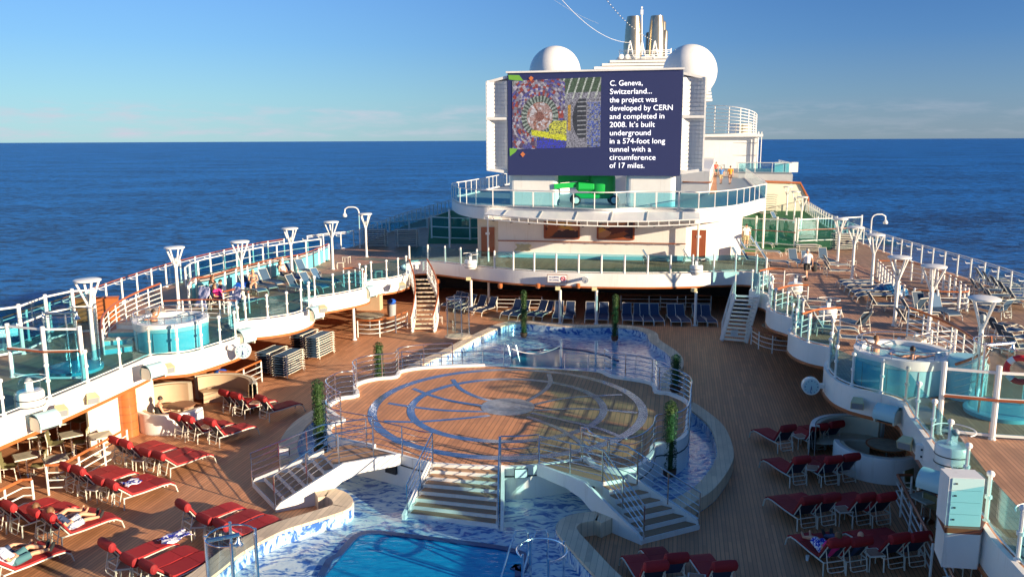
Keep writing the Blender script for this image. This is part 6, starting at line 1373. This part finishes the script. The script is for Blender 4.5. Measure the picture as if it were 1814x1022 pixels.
def person(label, loc, ang, pose, top=None, bottom=None, hair='hair_dark', skin='skin', shoes=None, sc_=1.0, voxel=.016, hair_long=False, group=None, hat=False):
    V = Vector; J = {}
    if pose in ('walk', 'stand'):
        st = .20 if pose == 'walk' else .04
        J = dict(pel=V((0, 0, .92)), chest=V((0, .02, 1.32)), neck=V((0, .02, 1.47)), head=V((0, .05, 1.63)))
        for s, nm in ((-1, 'l'), (1, 'r')):
            f_ = st * s; J['hip' + nm] = V((s * .09, 0, .90)); J['knee' + nm] = V((s * .10, f_ * .7 + .04, .49)); J['ank' + nm] = V((s * .10, f_ * 1.3 - .04, .09)); J['toe' + nm] = V((s * .12, f_ * 1.3 + .14, .035))
            J['sh' + nm] = V((s * .18, .01, 1.41)); J['el' + nm] = V((s * .25, -f_ * .5 - .02, 1.12)); J['wr' + nm] = V((s * .26, -f_ * .9 + .06, .88))
    elif pose == 'sit':
        J = dict(pel=V((0, 0, .52)), chest=V((0, .05, .92)), neck=V((0, .08, 1.06)), head=V((0, .13, 1.21)))
        for s, nm in ((-1, 'l'), (1, 'r')):
            J['hip' + nm] = V((s * .09, .02, .50)); J['knee' + nm] = V((s * .14, .45, .50)); J['ank' + nm] = V((s * .13, .48, .09)); J['toe' + nm] = V((s * .14, .66, .035))
            J['sh' + nm] = V((s * .18, .06, 1.0)); J['el' + nm] = V((s * .24, .16, .74)); J['wr' + nm] = V((s * .12, .36, .72))
    elif pose == 'recline':
        J = dict(pel=V((0, .32, .47)), chest=V((0, .06, .80)), neck=V((0, -.03, .93)), head=V((0, -.08, 1.08)))
        for s, nm in ((-1, 'l'), (1, 'r')):
            k_ = .14 if s < 0 else .04; J['hip' + nm] = V((s * .09, .33, .47)); J['knee' + nm] = V((s * .12, .76, .50 + k_)); J['ank' + nm] = V((s * .10, 1.17, .46)); J['toe' + nm] = V((s * .13, 1.24, .60))
            J['sh' + nm] = V((s * .18, .04, .88)); J['el' + nm] = V((s * .27, .16, .64)); J['wr' + nm] = V((s * .12, .34, .62))
    else:   # soak: seated low in water, one arm along the rim
        J = dict(pel=V((0, 0, .1)), chest=V((0, .02, .52)), neck=V((0, .02, .66)), head=V((0, .04, .82)))
        for s, nm in ((-1, 'l'), (1, 'r')):
            J['hip' + nm] = V((s * .09, .02, .1)); J['knee' + nm] = V((s * .14, .42, .12)); J['ank' + nm] = V((s * .13, .5, -.25)); J['toe' + nm] = V((s * .14, .66, -.28))
            J['sh' + nm] = V((s * .18, .02, .60)); J['el' + nm] = V((s * .38, -.02, .60)); J['wr' + nm] = V((s * .60, .05, .64))
        if pose == 'wave': J['ell'] = V((-.34, .0, .62)); J['wrl'] = V((-.36, .06, .88))
    t = thing('person', label, 'person', loc, -R(ang), group); t.scale = (sc_,) * 3
    up_ = (J['neck'] - J['pel']).normalized(); hd = J['head']
    P_ = [([J['pel'] - up_ * .06, J['pel'] + up_ * .06, J['pel'].lerp(J['chest'], .5), J['chest'], J['neck'] - up_ * .03], [.125, .145, .135, .155, .09])]
    P_.append(([J['neck'] - up_ * .06, J['neck'], hd - V((0, 0, .05))], [.075, .055, .06]))
    for nm in 'lr':
        P_ += [([J['hip' + nm], J['hip' + nm].lerp(J['knee' + nm], .4), J['knee' + nm]], [.095, .085, .055]), ([J['knee' + nm], J['knee' + nm].lerp(J['ank' + nm], .35), J['ank' + nm]], [.055, .058, .035]), ([J['ank' + nm] - V((0, .02, .02)), J['toe' + nm]], [.038, .03]),
               ([J['neck'] - up_ * .07, J['sh' + nm]], [.06, .062]), ([J['sh' + nm], J['el' + nm]], [.056, .04]), ([J['el' + nm], J['wr' + nm]], [.041, .027])]
        hand(P_, J['wr' + nm], J['wr' + nm] - J['el' + nm])
    B_ = [(hd, .088, (.88, 1.0, 1.28)), (hd + V((0, .09, -.01)), .018, (.8, 1.2, 1.3)), (hd + V((0, .035, -.075)), .055, (1, 1, .7)), (hd + V((-.08, 0, -.01)), .02, (.5, 1, 1.4)), (hd + V((.08, 0, -.01)), .02, (.5, 1, 1.4))]
    body_mesh('body', P_, B_, skin, voxel, t)
    for s in (-1, 1): MB().ball(hd + V((s * .032, .078, .018)), .011, 6).build('eye', 'dark', t)
    MB().tube([hd + V((-.025, .083, -.055)), hd + V((0, .09, -.058)), hd + V((.025, .083, -.055))], .006, 5).build('mouth', 'cloth_coral', t)
    hb = MB().ball(hd + V((0, -.018, .022)), .099, 14, (.92, 1.0, 1.2), -.25)
    if hair_long: hb.tube([hd + V((0, -.06, .03)), hd + V((0, -.10, -.12)), hd + V((0, -.09, -.24))], [.08, .085, .05], 8)
    if hat: hb.lathe(hd + V((0, .02, .05)), [(.17, 0), (.16, .01), (.1, .02)], 14)
    if hair: hb.build('hair', hair, t)
    if top:
        m_, kind = top; Q = [([J['pel'] + up_ * .02, J['pel'].lerp(J['chest'], .5), J['chest'], J['neck'] - up_ * .05], [.165, .16, .175, .10])]
        for nm in 'lr':
            Q.append(([J['neck'] - up_ * .07, J['sh' + nm]], [.08, .078]))
            if kind == 'short': Q.append(([J['sh' + nm], J['sh' + nm].lerp(J['el' + nm], .62)], [.076, .07]))
            if kind == 'long': Q.append(([J['sh' + nm], J['el' + nm], J['wr' + nm]], [.076, .06, .045]))
        if kind == 'swim': Q = [([J['pel'] - up_ * .02, J['pel'].lerp(J['chest'], .5), J['chest'] + up_ * .02], [.15, .143, .162])]
        if kind == 'bikini': Q = [([J['chest'] - up_ * .05, J['chest'] + up_ * .02], [.158, .162])]
        body_mesh('top', Q, [], m_, voxel, t)
    if bottom:
        m_, kind = bottom; e_ = {'shorts': .85, 'trousers': 1.0, 'brief': .12, 'dress': .9}[kind]; Q = [([J['pel'] - up_ * .05, J['pel'] + up_ * .07], [.165, .158])]
        for nm in 'lr':
            if kind == 'trousers': Q += [([J['hip' + nm], J['knee' + nm], J['ank' + nm]], [.11, .08, .06])]
            else: Q.append(([J['hip' + nm], J['hip' + nm].lerp(J['knee' + nm], e_)], [.112, .095 if kind != 'dress' else .12]))
        body_mesh('shorts' if kind in ('shorts', 'brief') else kind, Q, [], m_, voxel, t)
    if shoes:
        for nm in 'lr': MB().tube([J['ank' + nm] - V((0, .03, .03)), J['ank' + nm].lerp(J['toe' + nm], .5) - V((0, 0, .01)), J['toe' + nm] + (J['toe' + nm] - J['ank' + nm]).normalized() * .03], [.05, .05, .038], 8).build('shoe', shoes, t)
    return t
person('man in white shirt and black shorts walking away on the right upper deck', G(1428, 496, Z2), -6, 'walk', ('cloth_white', 'short'), ('cloth_black', 'shorts'), 'hair_grey', shoes='cloth_black', sc_=1.06)
q = G(1438, 490, Z2); t = thing('shoulder_bag', 'black bag hanging from the right hand of the walking man in white', 'bag', (q.x + .1, q.y - .1, Z2 + .32)); MB().lathe((0, 0, 0), [(.10, 0), (.16, .05), (.17, .4), (.10, .48)], 10, sx=1, sy=.5).build('body', 'cloth_black', t); MB().tube([(-.1, 0, .46), (-.06, 0, .66), (.06, 0, .66), (.1, 0, .46)], .012, 5).build('strap', 'cloth_black', t)
person('man in white shirt and khaki shorts standing beside the stack at the deck house', G(1321, 439, Z2), 10, 'stand', ('cloth_white', 'short'), ('cloth_khaki', 'shorts'), 'hair_dark', shoes='cloth_white', sc_=1.04)
person('walker in coral red shirt on the ring deck, leftmost of the three', G(1268, 313, Z3), 5, 'walk', ('cloth_coral', 'short'), ('cloth_teal', 'shorts'), 'hair_dark', shoes='cloth_black', sc_=1.0)
person('walker in blue top and khaki shorts on the ring deck, middle of the three', G(1277, 326, Z3), 5, 'walk', ('cloth_blue', 'short'), ('cloth_khaki', 'shorts'), 'hair_grey', shoes='cloth_black')
person('walker in orange shirt and brown shorts on the ring deck, rightmost of the three', G(1293, 326, Z3), 5, 'walk', ('cloth_orange', 'short'), ('tile_top', 'shorts'), 'hair_dark', shoes='cloth_black', sc_=1.04)
wz = Z2 + 1.15 - .58
person('dark-haired man raising one arm in the left hot tub', (TUBL.x - .72, TUBL.y + .0, wz + .0), 100, 'wave', None, None, 'hair_dark', 'skin_dark')
person('bather with reddish face at the left side of the right hot tub', (TUBR.x - .8, TUBR.y + .35, wz + .1), 80, 'soak', None, None, 'hair_brown')
person('dark-haired bather seen from behind at the near side of the right hot tub', (TUBR.x - .05, TUBR.y - .75, wz), 10, 'soak', None, None, 'hair_dark')
person('woman in black top sitting left of her partner on the left upper deck', G(376, 532, Z2), 110, 'sit', ('cloth_black', 'short'), ('cloth_black', 'shorts'), 'hair_brown', hair_long=True)
person('man in dark grey shirt and khaki shorts sitting between the striped towels', G(397, 540, Z2), -130, 'sit', ('cloth_navy', 'short'), ('cloth_khaki', 'shorts'), 'hair_dark')
person('person in purple pink top lying low beside the right striped towel', foot(G(418, 549, Z2), 118, 1.3), 118, 'recline', ('cloth_pink', 'short'), ('cloth_navy', 'shorts'), 'hair_brown', hair_long=True)
person('woman in teal bikini seated holding a drink on the left upper deck', G(447, 521, Z2) + Vector((0, .3, 0)), 165, 'sit', ('cloth_teal', 'bikini'), ('cloth_white', 'brief'), 'hair_blonde', hair_long=True)
person('woman in white swimsuit reclining on a blue lounger at the left', foot(G(531, 502, Z2), 128), 128, 'recline', ('cloth_white', 'swim'), None, 'hair_brown', hair_long=True)
person('dark-haired man in black vest with arm on the left booth wall', (BTH.x - .35, BTH.y - .55, -.02), 60, 'sit', ('cloth_black', 'swim'), ('cloth_navy', 'shorts'), 'hair_dark')
person('man in plaid shorts and black shoes reclining on the red lounger at the row end', G(103, 968, 0), 36, 'recline', ('cloth_navy', 'short'), ('plaid', 'shorts'), 'hair_brown', shoes='cloth_black')
person('woman in dark top reclining on the red lounger second from the row end', G(77.5, 959.5, 0), 36, 'recline', ('cloth_teal', 'swim'), None, 'hair_brown')
person('man in pale blue shirt, teal shorts and black shoes reclining at the bottom left corner', G(0.5, 1036, 0), 36, 'recline', ('cloth_pale', 'short'), ('cloth_teal', 'shorts'), 'hair_grey', shoes='cloth_black', sc_=1.05)
person('barefoot person reclining on the lounger cut by the left picture edge', G(-26, 1029, 0), 36, 'recline', ('cloth_teal', 'short'), ('cloth_navy', 'shorts'), 'hair_brown')
person('woman in pink top and blue-white patterned wrap reclining on the shaded red lounger', G(1476, 1016.5, 0), -15, 'recline', ('cloth_pink', 'short'), ('towel_print', 'dress'), 'hair_brown')
person('bald man in dark clothes reclining on the shaded red lounger beside the patterned wrap', G(1515.7, 1014.6, 0), -15, 'recline', ('cloth_navy', 'long'), ('cloth_navy', 'trousers'), None, shoes='cloth_black')
